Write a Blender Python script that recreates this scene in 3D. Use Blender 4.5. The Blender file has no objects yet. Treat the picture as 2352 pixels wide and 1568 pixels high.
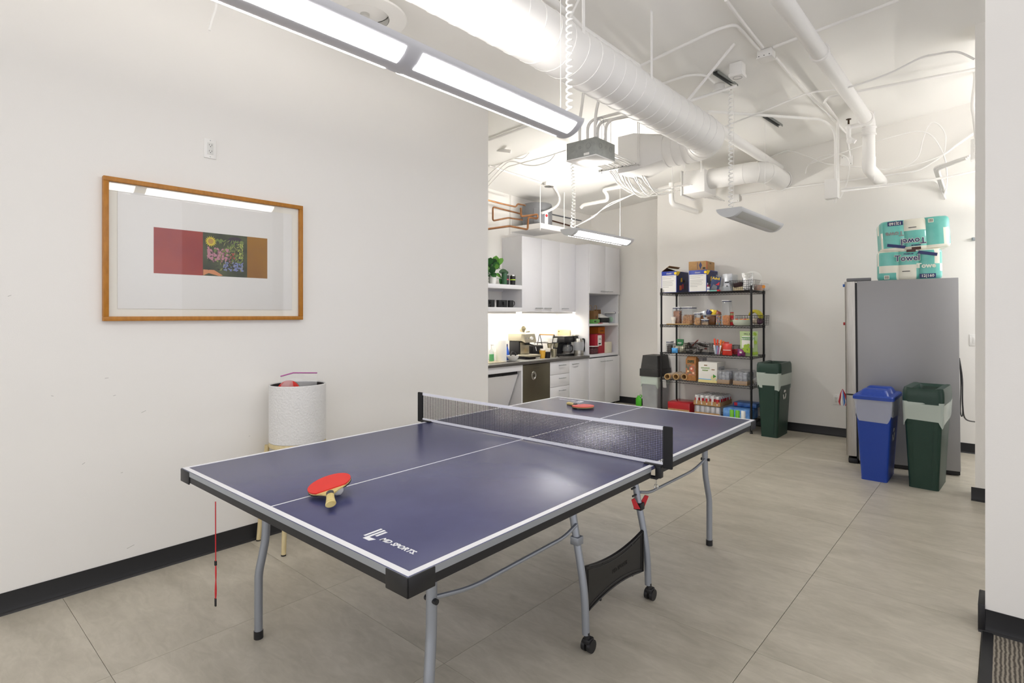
import bpy, bmesh, math, random
from mathutils import Vector, Matrix
random.seed(7)
S = bpy.context.scene
C = S.collection
PI = math.pi
R = math.radians

# ------------------------------------------------------------------ camera
FPX, Y0, YAW, CH = 1275.96, 722.54, -0.726034, 1.4174      # focal length and horizon for a 2352 x 1568 frame
cam = bpy.data.cameras.new('camera'); cam.sensor_width = 36.0
cam.lens = FPX / 2352 * 36.0
cam.shift_y = (Y0 - 784.0) / 2352
cam.clip_start = 0.02
camo = bpy.data.objects.new('camera', cam); C.objects.link(camo)
camo.location = (0, 0, CH); camo.rotation_euler = (PI/2, 0, -YAW)
S.camera = camo

# ------------------------------------------------------------------ world, exposure
w = bpy.data.worlds.new('world'); S.world = w; w.use_nodes = True
w.node_tree.nodes['Background'].inputs[0].default_value = (0.98, 0.97, 1.0, 1)
w.node_tree.nodes['Background'].inputs[1].default_value = 1.12
S.view_settings.view_transform = 'Standard'; S.view_settings.look = 'None'
S.view_settings.gamma = 1.0; S.view_settings.use_curve_mapping = False
S.view_settings.exposure = 0.35
S.cycles.diffuse_bounces = 8; S.cycles.max_bounces = 14; S.cycles.transparent_max_bounces = 16
LAMP_DOWN, LAMP_UP, STRIP = 7.8, 55.0, 45.0 
UP_A, DOWN_A, UP_B, DOWN_B, UP_C, DOWN_C = 0.9, 1.2, 3.4, 4.0, 1.5, 4.0   # gain of the long lamp, the kitchen lamp, the alcove lamp 

# ------------------------------------------------------------------ helpers
_c, _s = math.cos(YAW), math.sin(YAW)
def at(u, v, x=None, y=None, z=None):
    """survey: the point of the room seen at photo pixel (u, v) that lies on the plane x, y or z = value"""
    xr = (u - 1176) / FPX
    d = (xr*_c + _s, -xr*_s + _c, (Y0 - v) / FPX)
    t = x/d[0] if x is not None else y/d[1] if y is not None else (z - CH)/d[2]
    return Vector((d[0]*t, d[1]*t, CH + d[2]*t))
def cz(x, y):
    """height of the sloping deck"""
    g = 0 if y > 7 else (7 - y)**2/4 if y > 5 else (6 - max(y, 0)) + (0.0 if y > 0 else 0)
    return 3.615 + 0.1*x + 0.06*g
def atc(u, v, off=0.0):
    """survey point on the ceiling (off metres below it)"""
    z = 3.5
    for i in range(12):
        p = at(u, v, z=z); z = cz(p.x, p.y) - off
    return at(u, v, z=z)
def lin(h):
    h = h.lstrip('#'); o = []
    for i in (0, 2, 4):
        c = int(h[i:i+2], 16)/255
        o.append(c/12.92 if c <= .04045 else ((c+.055)/1.055)**2.4)
    return (*o, 1)
MATS = {}
def M(name, col='cccccc', rough=.5, metal=0.0, emit=0, noise=None, bump=None, trans=0, coat=0, alpha=1, spec=.5):
    """noise = (scale, second colour[, stretch]); bump = (scale, strength)"""
    if name in MATS: return MATS[name]
    m = bpy.data.materials.new(name); m.use_nodes = True
    nt = m.node_tree; b = nt.nodes['Principled BSDF']
    b.inputs['Base Color'].default_value = lin(col)
    b.inputs['Roughness'].default_value = rough; b.inputs['Metallic'].default_value = metal
    b.inputs['Specular IOR Level'].default_value = spec
    b.inputs['Coat Weight'].default_value = coat
    b.inputs['Transmission Weight'].default_value = trans
    b.inputs['Alpha'].default_value = alpha
    if emit:
        b.inputs['Emission Color'].default_value = lin(col); b.inputs['Emission Strength'].default_value = emit
    if noise or bump:
        tc = nt.nodes.new('ShaderNodeTexCoord')
        mp = nt.nodes.new('ShaderNodeMapping'); nt.links.new(tc.outputs['Object'], mp.inputs[0])
    if noise:
        if len(noise) > 2: mp.inputs['Scale'].default_value = noise[2]
        n = nt.nodes.new('ShaderNodeTexNoise'); n.inputs['Scale'].default_value = noise[0]; n.inputs['Detail'].default_value = 6
        r = nt.nodes.new('ShaderNodeValToRGB'); r.color_ramp.elements[0].position = .35; r.color_ramp.elements[1].position = .68
        r.color_ramp.elements[0].color = lin(col); r.color_ramp.elements[1].color = lin(noise[1])
        nt.links.new(mp.outputs[0], n.inputs['Vector']); nt.links.new(n.outputs[0], r.inputs[0]); nt.links.new(r.outputs[0], b.inputs['Base Color'])
    if bump:
        n2 = nt.nodes.new('ShaderNodeTexNoise'); n2.inputs['Scale'].default_value = bump[0]; n2.inputs['Detail'].default_value = 4
        bp = nt.nodes.new('ShaderNodeBump'); bp.inputs['Strength'].default_value = bump[1]; bp.inputs['Distance'].default_value = .02
        nt.links.new(tc.outputs['Object'], n2.inputs['Vector']); nt.links.new(n2.outputs[0], bp.inputs['Height']); nt.links.new(bp.outputs[0], b.inputs['Normal'])
    MATS[name] = m; return m
def clear_mat(name, col='ffffff', opac=.12, rough=.05, base=.05):
    """thin clear sheet: mostly see-through, with a gloss that grows at grazing angles"""
    if name in MATS: return MATS[name]
    m = bpy.data.materials.new(name); m.use_nodes = True; nt = m.node_tree; nt.nodes.clear()
    o = nt.nodes.new('ShaderNodeOutputMaterial'); t = nt.nodes.new('ShaderNodeBsdfTransparent'); g = nt.nodes.new('ShaderNodeBsdfGlossy')
    d = nt.nodes.new('ShaderNodeBsdfDiffuse'); mx = nt.nodes.new('ShaderNodeMixShader'); mx2 = nt.nodes.new('ShaderNodeMixShader'); fr = nt.nodes.new('ShaderNodeLayerWeight'); pw = nt.nodes.new('ShaderNodeMath'); pw.operation = 'POWER'; pw.inputs[1].default_value = 4; ml = nt.nodes.new('ShaderNodeMath'); ml.operation = 'MULTIPLY_ADD'; ml.inputs[1].default_value = .6; ml.inputs[2].default_value = base
    nt.links.new(fr.outputs['Facing'], pw.inputs[0]); nt.links.new(pw.outputs[0], ml.inputs[0]); g.inputs['Roughness'].default_value = rough; d.inputs[0].default_value = lin(col); mx.inputs[0].default_value = opac
    t.inputs[0].default_value = lin(col)
    nt.links.new(t.outputs[0], mx.inputs[1]); nt.links.new(d.outputs[0], mx.inputs[2])
    nt.links.new(ml.outputs[0], mx2.inputs[0]); nt.links.new(mx.outputs[0], mx2.inputs[1]); nt.links.new(g.outputs[0], mx2.inputs[2]); nt.links.new(mx2.outputs[0], o.inputs[0])
    MATS[name] = m; return m

class MB:
    """collects geometry for ONE mesh object"""
    def __init__(s): s.v, s.f, s.m = [], [], []
    def add(s, vs, fs, mi=0, T=None):
        o = len(s.v)
        s.v += [tuple(T @ Vector(p)) if T else tuple(p) for p in vs]
        s.f += [tuple(i+o for i in f) for f in fs]; s.m += [mi]*len(fs); return s
    def box(s, x0, x1, y0, y1, z0, z1, mi=0, T=None):
        return s.add([(x0,y0,z0),(x1,y0,z0),(x1,y1,z0),(x0,y1,z0),(x0,y0,z1),(x1,y0,z1),(x1,y1,z1),(x0,y1,z1)],
                     [(0,3,2,1),(4,5,6,7),(0,1,5,4),(1,2,6,5),(2,3,7,6),(3,0,4,7)], mi, T)
    def rbox(s, x0, x1, y0, y1, z0, z1, b=.005, mi=0, T=None, seg=2):
        bm = bmesh.new(); bmesh.ops.create_cube(bm, size=1)
        for v in bm.verts: v.co = Vector(((x0+x1)/2+v.co.x*(x1-x0), (y0+y1)/2+v.co.y*(y1-y0), (z0+z1)/2+v.co.z*(z1-z0)))
        bmesh.ops.bevel(bm, geom=bm.edges[:], offset=b, segments=seg, profile=.5, affect='EDGES')
        bm.verts.index_update()
        s.add([v.co[:] for v in bm.verts], [[v.index for v in f.verts] for f in bm.faces], mi, T); bm.free(); return s
    def frustum(s, a, b, mi=0, caps=True, T=None):
        """loft through closed loops a, b, ... of equal length (list of loops)"""
        loops = [a, b] if not isinstance(a[0][0], (tuple, list, Vector)) else a
        n = len(loops[0]); vs = [p for l in loops for p in l]; fs = []
        for k in range(len(loops)-1):
            for i in range(n):
                j = (i+1) % n; fs.append((k*n+i, k*n+j, (k+1)*n+j, (k+1)*n+i))
        if caps: fs += [tuple(range(n-1, -1, -1)), tuple((len(loops)-1)*n+i for i in range(n))]
        return s.add(vs, fs, mi, T)
    def cyl(s, p0, p1, r, r2=None, n=16, mi=0, T=None):
        r2 = r if r2 is None else r2; p0, p1 = Vector(p0), Vector(p1); d = (p1-p0).normalized()
        a = d.orthogonal().normalized(); b = d.cross(a)
        L = [[p + (a*math.cos(2*PI*i/n) + b*math.sin(2*PI*i/n))*q for i in range(n)] for p, q in ((p0, r), (p1, r2))]
        return s.frustum(L, None, mi, True, T)
    def tube(s, pts, r, n=8, mi=0, T=None, closed=False):
        P = [Vector(p) for p in pts]; L = []; a = None; N = len(P)
        for i, p in enumerate(P):
            if closed: d = P[(i+1) % N] - P[i-1]
            else: d = (P[min(i+1, N-1)] - P[max(i-1, 0)])
            if d.length < 1e-9: d = Vector((0,0,1))
            d.normalize()
            a = d.orthogonal().normalized() if a is None else (a - d*a.dot(d))
            if a.length < 1e-6: a = d.orthogonal()
            a.normalize(); b = d.cross(a); q = r[i] if isinstance(r, (list, tuple)) else r
            L.append([p + (a*math.cos(2*PI*k/n) + b*math.sin(2*PI*k/n))*q for k in range(n)])
        if closed: L.append(L[0])
        return s.frustum(L, None, mi, not closed, T)
    def lathe(s, prof, n=24, c=(0,0,0), mi=0, T=None, sx=1, sy=1):
        c = Vector(c); vs, fs = [], []; k = len(prof)
        for i in range(n):
            a = 2*PI*i/n
            vs += [(c.x + r*math.cos(a)*sx, c.y + r*math.sin(a)*sy, c.z + z) for r, z in prof]
        for i in range(n):
            j = (i+1) % n
            for q in range(k-1): fs.append((i*k+q, j*k+q, j*k+q+1, i*k+q+1))
        return s.add(vs, fs, mi, T)
    def prism(s, poly, z0, z1, mi=0, T=None):
        return s.frustum([[(x, y, z0) for x, y in poly], [(x, y, z1) for x, y in poly]], None, mi, True, T)
    def ball(s, c, r, n=14, k=8, mi=0, T=None, sc=(1,1,1)):
        c = Vector(c); vs, fs = [], []
        for j in range(k+1):
            t = PI*j/k
            for i in range(n):
                a = 2*PI*i/n; vs.append((c.x+r*sc[0]*math.sin(t)*math.cos(a), c.y+r*sc[1]*math.sin(t)*math.sin(a), c.z+r*sc[2]*math.cos(t)))
        for j in range(k):
            for i in range(n): fs.append((j*n+i, (j+1)*n+i, (j+1)*n+(i+1) % n, j*n+(i+1) % n))
        return s.add(vs, fs, mi, T)
    def quad(s, a, b, c, d, mi=0, T=None): return s.add([a, b, c, d], [(0,1,2,3)], mi, T)
    def grid(s, fn, nu, nv, mi=0, T=None, mif=None):
        o = len(s.v); vs = [fn(i/nu, j/nv) for j in range(nv+1) for i in range(nu+1)]; fs = []; ms = []
        for j in range(nv):
            for i in range(nu):
                a = j*(nu+1)+i; fs.append((a, a+1, a+nu+2, a+nu+1)); ms.append(mif((i+.5)/nu, (j+.5)/nv) if mif else mi)
        s.add(vs, fs, 0, T); s.m[-len(ms):] = ms; return s
    def text(s, string, size, T, mi=0, ext=.0004, ax='CENTER', bold=0.0, sx=1.0, shear=0.0):
        cu = bpy.data.curves.new('t', 'FONT'); cu.body = string; cu.size = size; cu.extrude = ext; cu.align_x = ax; cu.align_y = 'CENTER'
        cu.offset = bold; cu.shear = shear; cu.resolution_u = 2
        o = bpy.data.objects.new('t', cu); C.objects.link(o)
        dg = bpy.context.evaluated_depsgraph_get(); me = bpy.data.meshes.new_from_object(o.evaluated_get(dg))
        s.add([(v.co.x*sx, v.co.y, v.co.z) for v in me.vertices], [tuple(p.vertices) for p in me.polygons], mi, T)
        bpy.data.objects.remove(o); bpy.data.curves.remove(cu); bpy.data.meshes.remove(me); return s
    def build(s, name, mats, parent=None, ang=35, loc=None, rot=None):
        me = bpy.data.meshes.new(name); me.from_pydata(s.v, [], s.f)
        for m in (mats if isinstance(mats, (list, tuple)) else [mats]): me.materials.append(m)
        me.polygons.foreach_set('material_index', s.m)
        bm = bmesh.new(); bm.from_mesh(me); bmesh.ops.recalc_face_normals(bm, faces=bm.faces[:]); bm.to_mesh(me); bm.free()
        me.polygons.foreach_set('use_smooth', [True]*len(me.polygons)); me.set_sharp_from_angle(angle=R(ang))
        me.update()
        o = bpy.data.objects.new(name, me); C.objects.link(o)
        if parent: o.parent = parent
        if loc: o.location = loc
        if rot: o.rotation_euler = rot
        return o
def tag(o, label, cat, group=None, kind=None):
    o['label'] = label; o['category'] = cat
    if group: o['group'] = group
    if kind: o['kind'] = kind
    return o
def thing(name, label, cat, loc=(0,0,0), rz=0, group=None, rot=None):
    o = bpy.data.objects.new(name, None); C.objects.link(o); o.empty_display_size = .05
    o.location = loc; o.rotation_euler = rot or (0, 0, rz); return tag(o, label, cat, group)
def dup(root, loc, rz=None, label=None):
    def cp(o, par):
        c = o.copy(); C.objects.link(c); c.parent = par
        for ch in [q for q in bpy.data.objects if q.parent == o]: cp(ch, c)
        return c
    r = cp(root, None); r.location = loc
    if rz is not None: r.rotation_euler = (0, 0, rz)
    if label: r['label'] = label
    return r
def struct(o, label, cat='wall'): return tag(o, label, cat, kind='structure')
def TR(loc=(0,0,0), rx=0, ry=0, rz=0):
    return Matrix.Translation(Vector(loc)) @ Matrix.Rotation(rz, 4, 'Z') @ Matrix.Rotation(ry, 4, 'Y') @ Matrix.Rotation(rx, 4, 'X')
FRONT = lambda p, rz=0: TR(p, rx=PI/2, rz=rz)               # text standing upright, read from -y side (rz turns it)
def smooth_path(pts, k=6, closed=False):
    P = [Vector(p) for p in pts]; n = len(P); out = []
    for i in range(n if closed else n-1):
        a, b, c, d = (P[(i-1) % n], P[i], P[(i+1) % n], P[(i+2) % n]) if closed else (P[max(i-1,0)], P[i], P[i+1], P[min(i+2,n-1)])
        for j in range(k):
            t = j/k; out.append(.5*((2*b) + (c-a)*t + (2*a-5*b+4*c-d)*t*t + (3*b-a-3*c+d)*t**3))
    if not closed: out.append(P[-1])
    return out
def bend_path(pts, r=.06, k=5):
    """polyline with rounded corners"""
    P = [Vector(p) for p in pts]; out = [P[0]]
    for i in range(1, len(P)-1):
        a, b, c = P[i-1], P[i], P[i+1]; q = min(r, (a-b).length*.45, (c-b).length*.45)
        s, e = b+(a-b).normalized()*q, b+(c-b).normalized()*q
        for j in range(k+1):
            t = j/k; out.append(s*(1-t)**2 + b*2*t*(1-t) + e*t*t)
    out.append(P[-1]); return out

# ------------------------------------------------------------------ common materials
WALL = M('wall_paint', 'eae8e4', .55, bump=(220, .03))
WALLK = WALL
CEIL = M('ceiling_paint', 'efeeeb', .6, bump=(9, .05))
WHITE = M('white_paint', 'efeeec', .45)
BLACKB = M('black_vinyl', '17171a', .42)
BLK = M('black_plastic', '17171a', .45)
BLKM = M('black_metal', '1c1b1d', .4, .3)
SILV = M('silver_metal', 'a9adb2', .38, .7)
GREYM = M('grey_enamel', '6f7379', .42, .45)
STEEL = M('brushed_steel', 'b9b6b0', .3, .9, noise=(30, 'a5a29b', (1, 1, 60)))
CHROME = M('chrome', 'd8d8d6', .12, 1)
PLW = M('white_plastic', 'ecebe8', .35)
LAM = M('white_laminate', 'dcdce0', .28)
PAPERW = M('white_paper', 'f0efeb', .7)
KRAFT = M('kraft_board', 'b08a5c', .8, noise=(40, 'a47e50'))
RED = M('red_print', 'c8202a', .5)
NAVY = M('navy_print', '232c5c', .5)
GREYT = M('grey_print', '8d8d8d', .7)
DARKT = M('dark_print', '26262a', .6)
YEL = M('yellow_print', 'f2cf1c', .5)
BLUEP = M('blue_print', '1f3fae', .45)
COPPER = M('copper', '9c6f49', .38, .75, noise=(12, '7d5232'))
GLASS = clear_mat('clear_glass', 'ffffff', .0, .01, .035)
CLEARP = clear_mat('clear_plastic', 'f4f6f8', .10, .08)
FILM = clear_mat('clear_film', 'ffffff', .22, .18)

# ------------------------------------------------------------------ the setting
XL, XK, YE, YKE, YLE = -3.55, -5.235, 7.37, 7.90, 3.668
def wallbox(name, label, x0, x1, y0, y1, nseg=10, m=WALL):
    mb = MB(); along_y = (y1-y0) > (x1-x0)
    L = []
    for i in range(nseg+1):
        t = i/nseg
        if along_y: y = y0+(y1-y0)*t; L.append([(x0,y,0),(x1,y,0),(x1,y,cz(x1,y)),(x0,y,cz(x0,y))])
        else: x = x0+(x1-x0)*t; L.append([(x,y0,0),(x,y1,0),(x,y1,cz(x,y1)),(x,y0,cz(x,y0))])
    mb.frustum(L, None); return struct(mb.build(name, m), label)
wallbox('wall_left', 'long plain white wall behind the framed picture', XL-.14, XL, -3, YLE, 24)
wallbox('wall_kitchen', 'white kitchen wall behind the cabinets and water heater', XK-.12, XK, 3.3, YKE)
wallbox('wall_kitchen_end', 'narrow white wall at the end of the kitchen cabinets', XK-.12, -3.6, YKE, YKE+.12)
wallbox('wall_end', 'white far wall behind the black wire shelving and fridge', -3.744, 1.2, YE, YE+.14)
wallbox('wall_corner', 'white return between the far wall and the kitchen end wall', -3.744, -3.6, YE+.14, YKE)
wallbox('wall_light_stop', 'unseen white wall added behind the left wall to stop light leaking in', XK-.12, XL-.14, 3.18, 3.3)  # unseen closing wall, added to keep stray light out of the kitchen
wallbox('wall_right', 'blank white wall at the right edge of the photo', -.067, 3.2, 3.27, 3.41)
wallbox('wall_pillar', 'slim off-white wall end right of the fridge', -.172, 1.2, 5.52, 5.8)
mb = MB()
nx, ny = 12, 40
mb.grid(lambda a, b: (-5.4+8.7*a, -3+11.2*b, cz(-5.4+8.7*a, -3+11.2*b)), nx, ny)
mb.grid(lambda a, b: (-5.4+8.7*a, -3+11.2*b, cz(-5.4+8.7*a, -3+11.2*b)+.12), nx, ny)
struct(mb.build('ceiling', CEIL), 'sloping white painted ceiling deck above the pipes', 'ceiling')
# floor: slab and single large tiles
GROUT = M('tile_joint', '5d584e', .8)
def tile_mat():
    m = bpy.data.materials.new('stone_tile'); m.use_nodes = True; nt = m.node_tree; b = nt.nodes['Principled BSDF']
    tc = nt.nodes.new('ShaderNodeTexCoord'); oi = nt.nodes.new('ShaderNodeObjectInfo'); mp = nt.nodes.new('ShaderNodeMapping')
    vm = nt.nodes.new('ShaderNodeVectorMath'); vm.operation = 'MULTIPLY'; vm.inputs[1].default_value = (37, 91, 53)
    nt.links.new(oi.outputs['Random'], vm.inputs[0]); va = nt.nodes.new('ShaderNodeVectorMath'); va.operation = 'ADD'
    nt.links.new(tc.outputs['Object'], va.inputs[0]); nt.links.new(vm.outputs[0], va.inputs[1]); nt.links.new(va.outputs[0], mp.inputs[0])
    mp.inputs['Scale'].default_value = (1.0, 2.6, 1)
    cols = []
    for sc, det, dist, p0, p1, c0, c1 in ((2.2, 8, .6, .3, .72, 'a59f90', 'cfc8b9'), (9, 10, 1.2, .38, .66, 'afa999', 'c9c2b3')):
        n = nt.nodes.new('ShaderNodeTexNoise'); n.inputs['Scale'].default_value = sc; n.inputs['Detail'].default_value = det; n.inputs['Distortion'].default_value = dist
        n.inputs['Roughness'].default_value = .6
        r = nt.nodes.new('ShaderNodeValToRGB'); r.color_ramp.elements[0].position = p0; r.color_ramp.elements[1].position = p1
        r.color_ramp.elements[0].color = lin(c0); r.color_ramp.elements[1].color = lin(c1)
        nt.links.new(mp.outputs[0], n.inputs['Vector']); nt.links.new(n.outputs[0], r.inputs[0]); cols.append(r)
    mx = nt.nodes.new('ShaderNodeMix'); mx.data_type = 'RGBA'; mx.inputs['Factor'].default_value = .4
    nt.links.new(cols[0].outputs[0], mx.inputs['A']); nt.links.new(cols[1].outputs[0], mx.inputs['B']); nt.links.new(mx.outputs['Result'], b.inputs['Base Color'])
    b.inputs['Roughness'].default_value = .36; b.inputs['Specular IOR Level'].default_value = .45
    return m
TILE = tile_mat()
fl = MB().box(-5.35, 3.2, -3, 8.0, -.12, -.004).build('floor', GROUT); struct(fl, 'grey stone-look tile floor of the break room', 'floor')
PX_, PY_, OX, OY, GAP = .9205, .9196, -.785, .586, .0011
tmesh = {}
for i in range(-5, 2):
    for j in range(-4, 9):
        x0, x1, y0, y1 = OX+PX_*i, OX+PX_*(i+1), OY+PY_*j, OY+PY_*(j+1)
        lim = -.079 if y0 < 3.2 else 1.2
        xa, xb, ya, yb = max(x0, XK if y0 > 3 else XL), min(x1, lim), max(y0, -3), min(y1, YKE)
        if xb-xa < .02 or yb-ya < .02: continue
        k = (round(xb-xa, 3), round(yb-ya, 3))
        if k not in tmesh:
            o = MB().box(GAP, k[0]-GAP, GAP, k[1]-GAP, -.004, 0).build('tile', TILE); tmesh[k] = o.data
        else:
            o = bpy.data.objects.new('tile', tmesh[k]); C.objects.link(o)
        o.location = (xa, ya, 0); o.parent = fl
# baseboards (black vinyl cove)
def baseboard(name, label, p0, p1, nrm, h=.1):
    p0, p1, n = Vector(p0), Vector(p1), Vector(nrm); prof = [(.0, h), (.004, h), (.006, .03), (.010, .012), (.022, .004), (.024, 0), (0, 0)]
    L = [[(p + n*a).to_tuple()[:2] + (z,) for a, z in prof] for p in (p0, p1)]
    return struct(MB().frustum(L, None).build(name, BLACKB), label, 'baseboard')
baseboard('baseboard_left', 'black vinyl baseboard along the long left wall', (XL, -3, 0), (XL, YLE, 0), (1, 0, 0))
baseboard('baseboard_end', 'black vinyl baseboard along the far wall', (-3.744, YE, 0), (1.2, YE, 0), (0, -1, 0))
baseboard('baseboard_kitchen_end', 'black baseboard beside the tall kitchen cabinet', (-5.1, YKE, 0), (-3.744, YKE, 0), (0, -1, 0))
baseboard('baseboard_right', 'black baseboard on the right-hand wall above the carpet', (-.09, 3.27, 0), (3.2, 3.27, 0), (0, -1, 0))
baseboard('baseboard_pillar', 'black baseboard on the slim wall right of the fridge', (-.195, 5.52, 0), (1.2, 5.52, 0), (0, -1, 0))
mb = MB().rbox(-.092, -.067, 3.255, 3.43, 0, .122, .004); struct(mb.build('trim_1', BLACKB), 'black baseboard return wrapped round the right wall end', 'trim')
mb = MB().frustum([[(-.079, y, 0), (-.076, y, .006), (-.045, y, .008), (-.038, y, .004), (-.038, y, -.004), (-.079, y, -.004)] for y in (-3, 3.25)], None)
struct(mb.build('trim_2', M('rubber', '1a1a1c', .5)), 'black rubber strip between the tile floor and carpet', 'trim')
def carpet_mat():
    m = bpy.data.materials.new('carpet_loop'); m.use_nodes = True; nt = m.node_tree; b = nt.nodes['Principled BSDF']; b.inputs['Roughness'].default_value = .95
    tc = nt.nodes.new('ShaderNodeTexCoord'); wv = nt.nodes.new('ShaderNodeTexWave'); wv.inputs['Scale'].default_value = 22; wv.inputs['Distortion'].default_value = 3; wv.inputs['Detail'].default_value = 3
    n = nt.nodes.new('ShaderNodeTexNoise'); n.inputs['Scale'].default_value = 260
    mx = nt.nodes.new('ShaderNodeMix'); mx.data_type = 'FLOAT'; mx.inputs['Factor'].default_value = .55
    r = nt.nodes.new('ShaderNodeValToRGB'); r.color_ramp.elements[0].position = .3; r.color_ramp.elements[1].position = .7
    r.color_ramp.elements[0].color = lin('4a443c'); r.color_ramp.elements[1].color = lin('9c9486')
    nt.links.new(tc.outputs['Object'], wv.inputs['Vector']); nt.links.new(tc.outputs['Object'], n.inputs['Vector'])
    nt.links.new(wv.outputs['Fac'], mx.inputs['A']); nt.links.new(n.outputs[0], mx.inputs['B']); nt.links.new(mx.outputs['Result'], r.inputs[0]); nt.links.new(r.outputs[0], b.inputs['Base Color'])
    bp = nt.nodes.new('ShaderNodeBump'); bp.inputs['Strength'].default_value = .6; bp.inputs['Distance'].default_value = .01
    nt.links.new(mx.outputs['Result'], bp.inputs['Height']); nt.links.new(bp.outputs[0], b.inputs['Normal']); return m
cp = MB().box(-.038, 3.2, -3, 3.25, -.004, .004).build('carpet', carpet_mat()); tag(cp, 'grey brown striped loop carpet at the lower right corner', 'carpet', kind='stuff')
# ------------------------------------------------------------------ table tennis table
TBL = M('table_blue', '41446b', .27, noise=(6, '464971'), spec=.6, bump=(700, .05))
LINE = M('table_white_line', 'e9eaee', .4)
SILR = M('silver_rail', 'a6abb1', .4, .55)
LEGM = M('leg_grey', '9ca1a9', .36, .6)
TW, TL_, TH = 1.525, 2.74, .76
tt = thing('table_tennis_table', 'blue folding table tennis table with white lines and grey legs', 'table', (-1.9063, 2.2244, 0), .01777)
hw, hl = TW/2, TL_/2
for sgn in (-1, 1):
    y0, y1 = (-hl, -.003) if sgn < 0 else (.003, hl)
    tp = MB().rbox(-hw, hw, y0, y1, TH-.016, TH, .0015).build('tabletop', TBL, tt)
    ln = MB(); z = TH+.0006
    ye, yi = (-hl+.002, -hl+.022) if sgn < 0 else (hl-.022, hl-.002)
    ln.box(-hw+.002, hw-.002, ye, yi, TH-.001, z)
    a, b = (yi, -.003) if sgn < 0 else (.003, ye)
    ln.box(-hw+.002, -hw+.022, a, b, TH-.001, z); ln.box(hw-.022, hw-.002, a, b, TH-.001, z); ln.box(-.003, .003, a, b, TH-.001, z)
    ln.build('white_line', LINE, tp)
    # rails: silver strip above a black apron
    q0, q1 = (-hl, -.045) if sgn < 0 else (.045, hl)
    rl = MB(); ap = MB()
    for sx in (-1, 1):
        rl.box(min(sx*hw, sx*(hw-.018))-.0006, max(sx*hw, sx*(hw-.018))+.0006, q0, q1, TH-.021, TH-.0012)
        ap.box(min(sx*(hw-.001), sx*(hw-.02)), max(sx*(hw-.001), sx*(hw-.02)), q0+.03*(sgn > 0), q1-.0*(sgn < 0), TH-.047, TH-.021)
    ey = -hl if sgn < 0 else hl
    rl.box(-hw, hw, min(ey, ey-sgn*.018)-.0006, max(ey, ey-sgn*.018)+.0006, TH-.021, TH-.0012)
    ap.box(-hw+.001, hw-.001, min(ey-sgn*.001, ey-sgn*.02), max(ey-sgn*.001, ey-sgn*.02), TH-.047, TH-.021)
    rl.build('edge_rail', SILR, tt); ap.build('apron', BLK, tt)
    for sx in (-1, 1):
        g = MB(); cx, cy = sx*hw, ey
        xa, xb = sorted((cx+sx*.003, cx-sx*.09)); ya, yb = sorted((cy-sgn*.0+sgn*.003, cy-sgn*.003)); g.rbox(xa, xb, ya, yb, TH-.055, TH-.002, .0028)
        xa, xb = sorted((cx+sx*.003, cx-sx*.003)); ya, yb = sorted((cy+sgn*.003, cy-sgn*.09)); g.rbox(xa, xb, ya, yb, TH-.055, TH-.002, .0028)
        g.build('corner_guard', BLK, tt)
    # logo on the playing surface: reads from its own end
    T = Matrix.Rotation(0 if sgn < 0 else PI, 4, 'Z')
    MB().text('MD SPORTS.', .0265, T @ TR((.592, -1.269, TH+.0004)), 0, .0003, bold=.0008, sx=1.06, shear=.2).build('printed_name', LINE, tp)
    for pts in ([(.4525, -1.288), (.4615, -1.288), (.4595, -1.2235), (.4505, -1.2235)], [(.468, -1.301), (.498, -1.301), (.507, -1.283), (.4775, -1.285), (.4755, -1.2245), (.4662, -1.2245)], [(.4825, -1.268), (.4915, -1.268), (.4905, -1.229), (.4812, -1.229)]):
        MB().prism(pts, TH+.0001, TH+.0007, 0, T).build('printed_logo_bar', LINE, tp)
# legs
def leg_path(x0, y0, x1, y1, zt, zb):
    return smooth_path([(x0, y0, zt), (x0+.1*(x1-x0), y0+.1*(y1-y0), .47), (x0+.45*(x1-x0), y0+.45*(y1-y0), .375), (x1-.08*(x1-x0), y1-.08*(y1-y0), .29), (x1, y1, .22), (x1, y1, zb)], 5)
for sx in (-1, 1):
    for sy in (-1, 1):
        lo = MB().tube(leg_path(sx*.546, sy*1.102, sx*.564, sy*1.13, TH-.02, .0), .0175, 14).build('leg', LEGM, tt)
        MB().cyl((sx*.564, sy*1.13, .0), (sx*.564, sy*1.13, .034), .0195, n=16).build('foot_cap', BLK, lo)
        MB().cyl((sx*.549-.026, sy*1.106, .53), (sx*.549+.026, sy*1.106, .53), .009, n=10).build('bolt', BLK, lo)
        # centre leg on caster
        pth = smooth_path([(sx*.497, sy*.275, TH-.02), (sx*.505, sy*.277, .62), (sx*.53, sy*.279, .48), (sx*.566, sy*.281, .30), (sx*.578, sy*.282, .2), (sx*.583, sy*.282, .075)], 5)
        co = MB().tube(pth, .0165, 14).build('centre_leg', LEGM, tt)
        cs = MB(); cx_, cy_ = sx*.588, sy*.282
        cs.cyl((cx_, cy_, .055), (cx_, cy_, .085), .012, n=12)
        for k in (-1, 1): cs.cyl((cx_+k*.006, cy_+.012, .027), (cx_+k*.022, cy_+.012, .027), .027, n=22)
        cs.rbox(cx_-.018, cx_+.018, cy_-.012, cy_+.03, .034, .06, .006)
        cs.build('caster', BLK, co)
        # brace rod between leg and centre leg
        br = bend_path([(sx*.538, sy*.285, .525), (sx*.54, sy*.38, .50), (sx*.548, sy*.93, .50), (sx*.552, sy*1.10, .535)], .08)
        MB().tube(br, .0075, 10).build('brace_rod', LEGM, tt)
        lt = MB().rbox(sx*.535-.021, sx*.535+.021, sy*.279-.021, sy*.279+.021, .44, .475, .004)
        lt.build('bracket', LEGM if sy < 0 else BLK, co)
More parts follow.
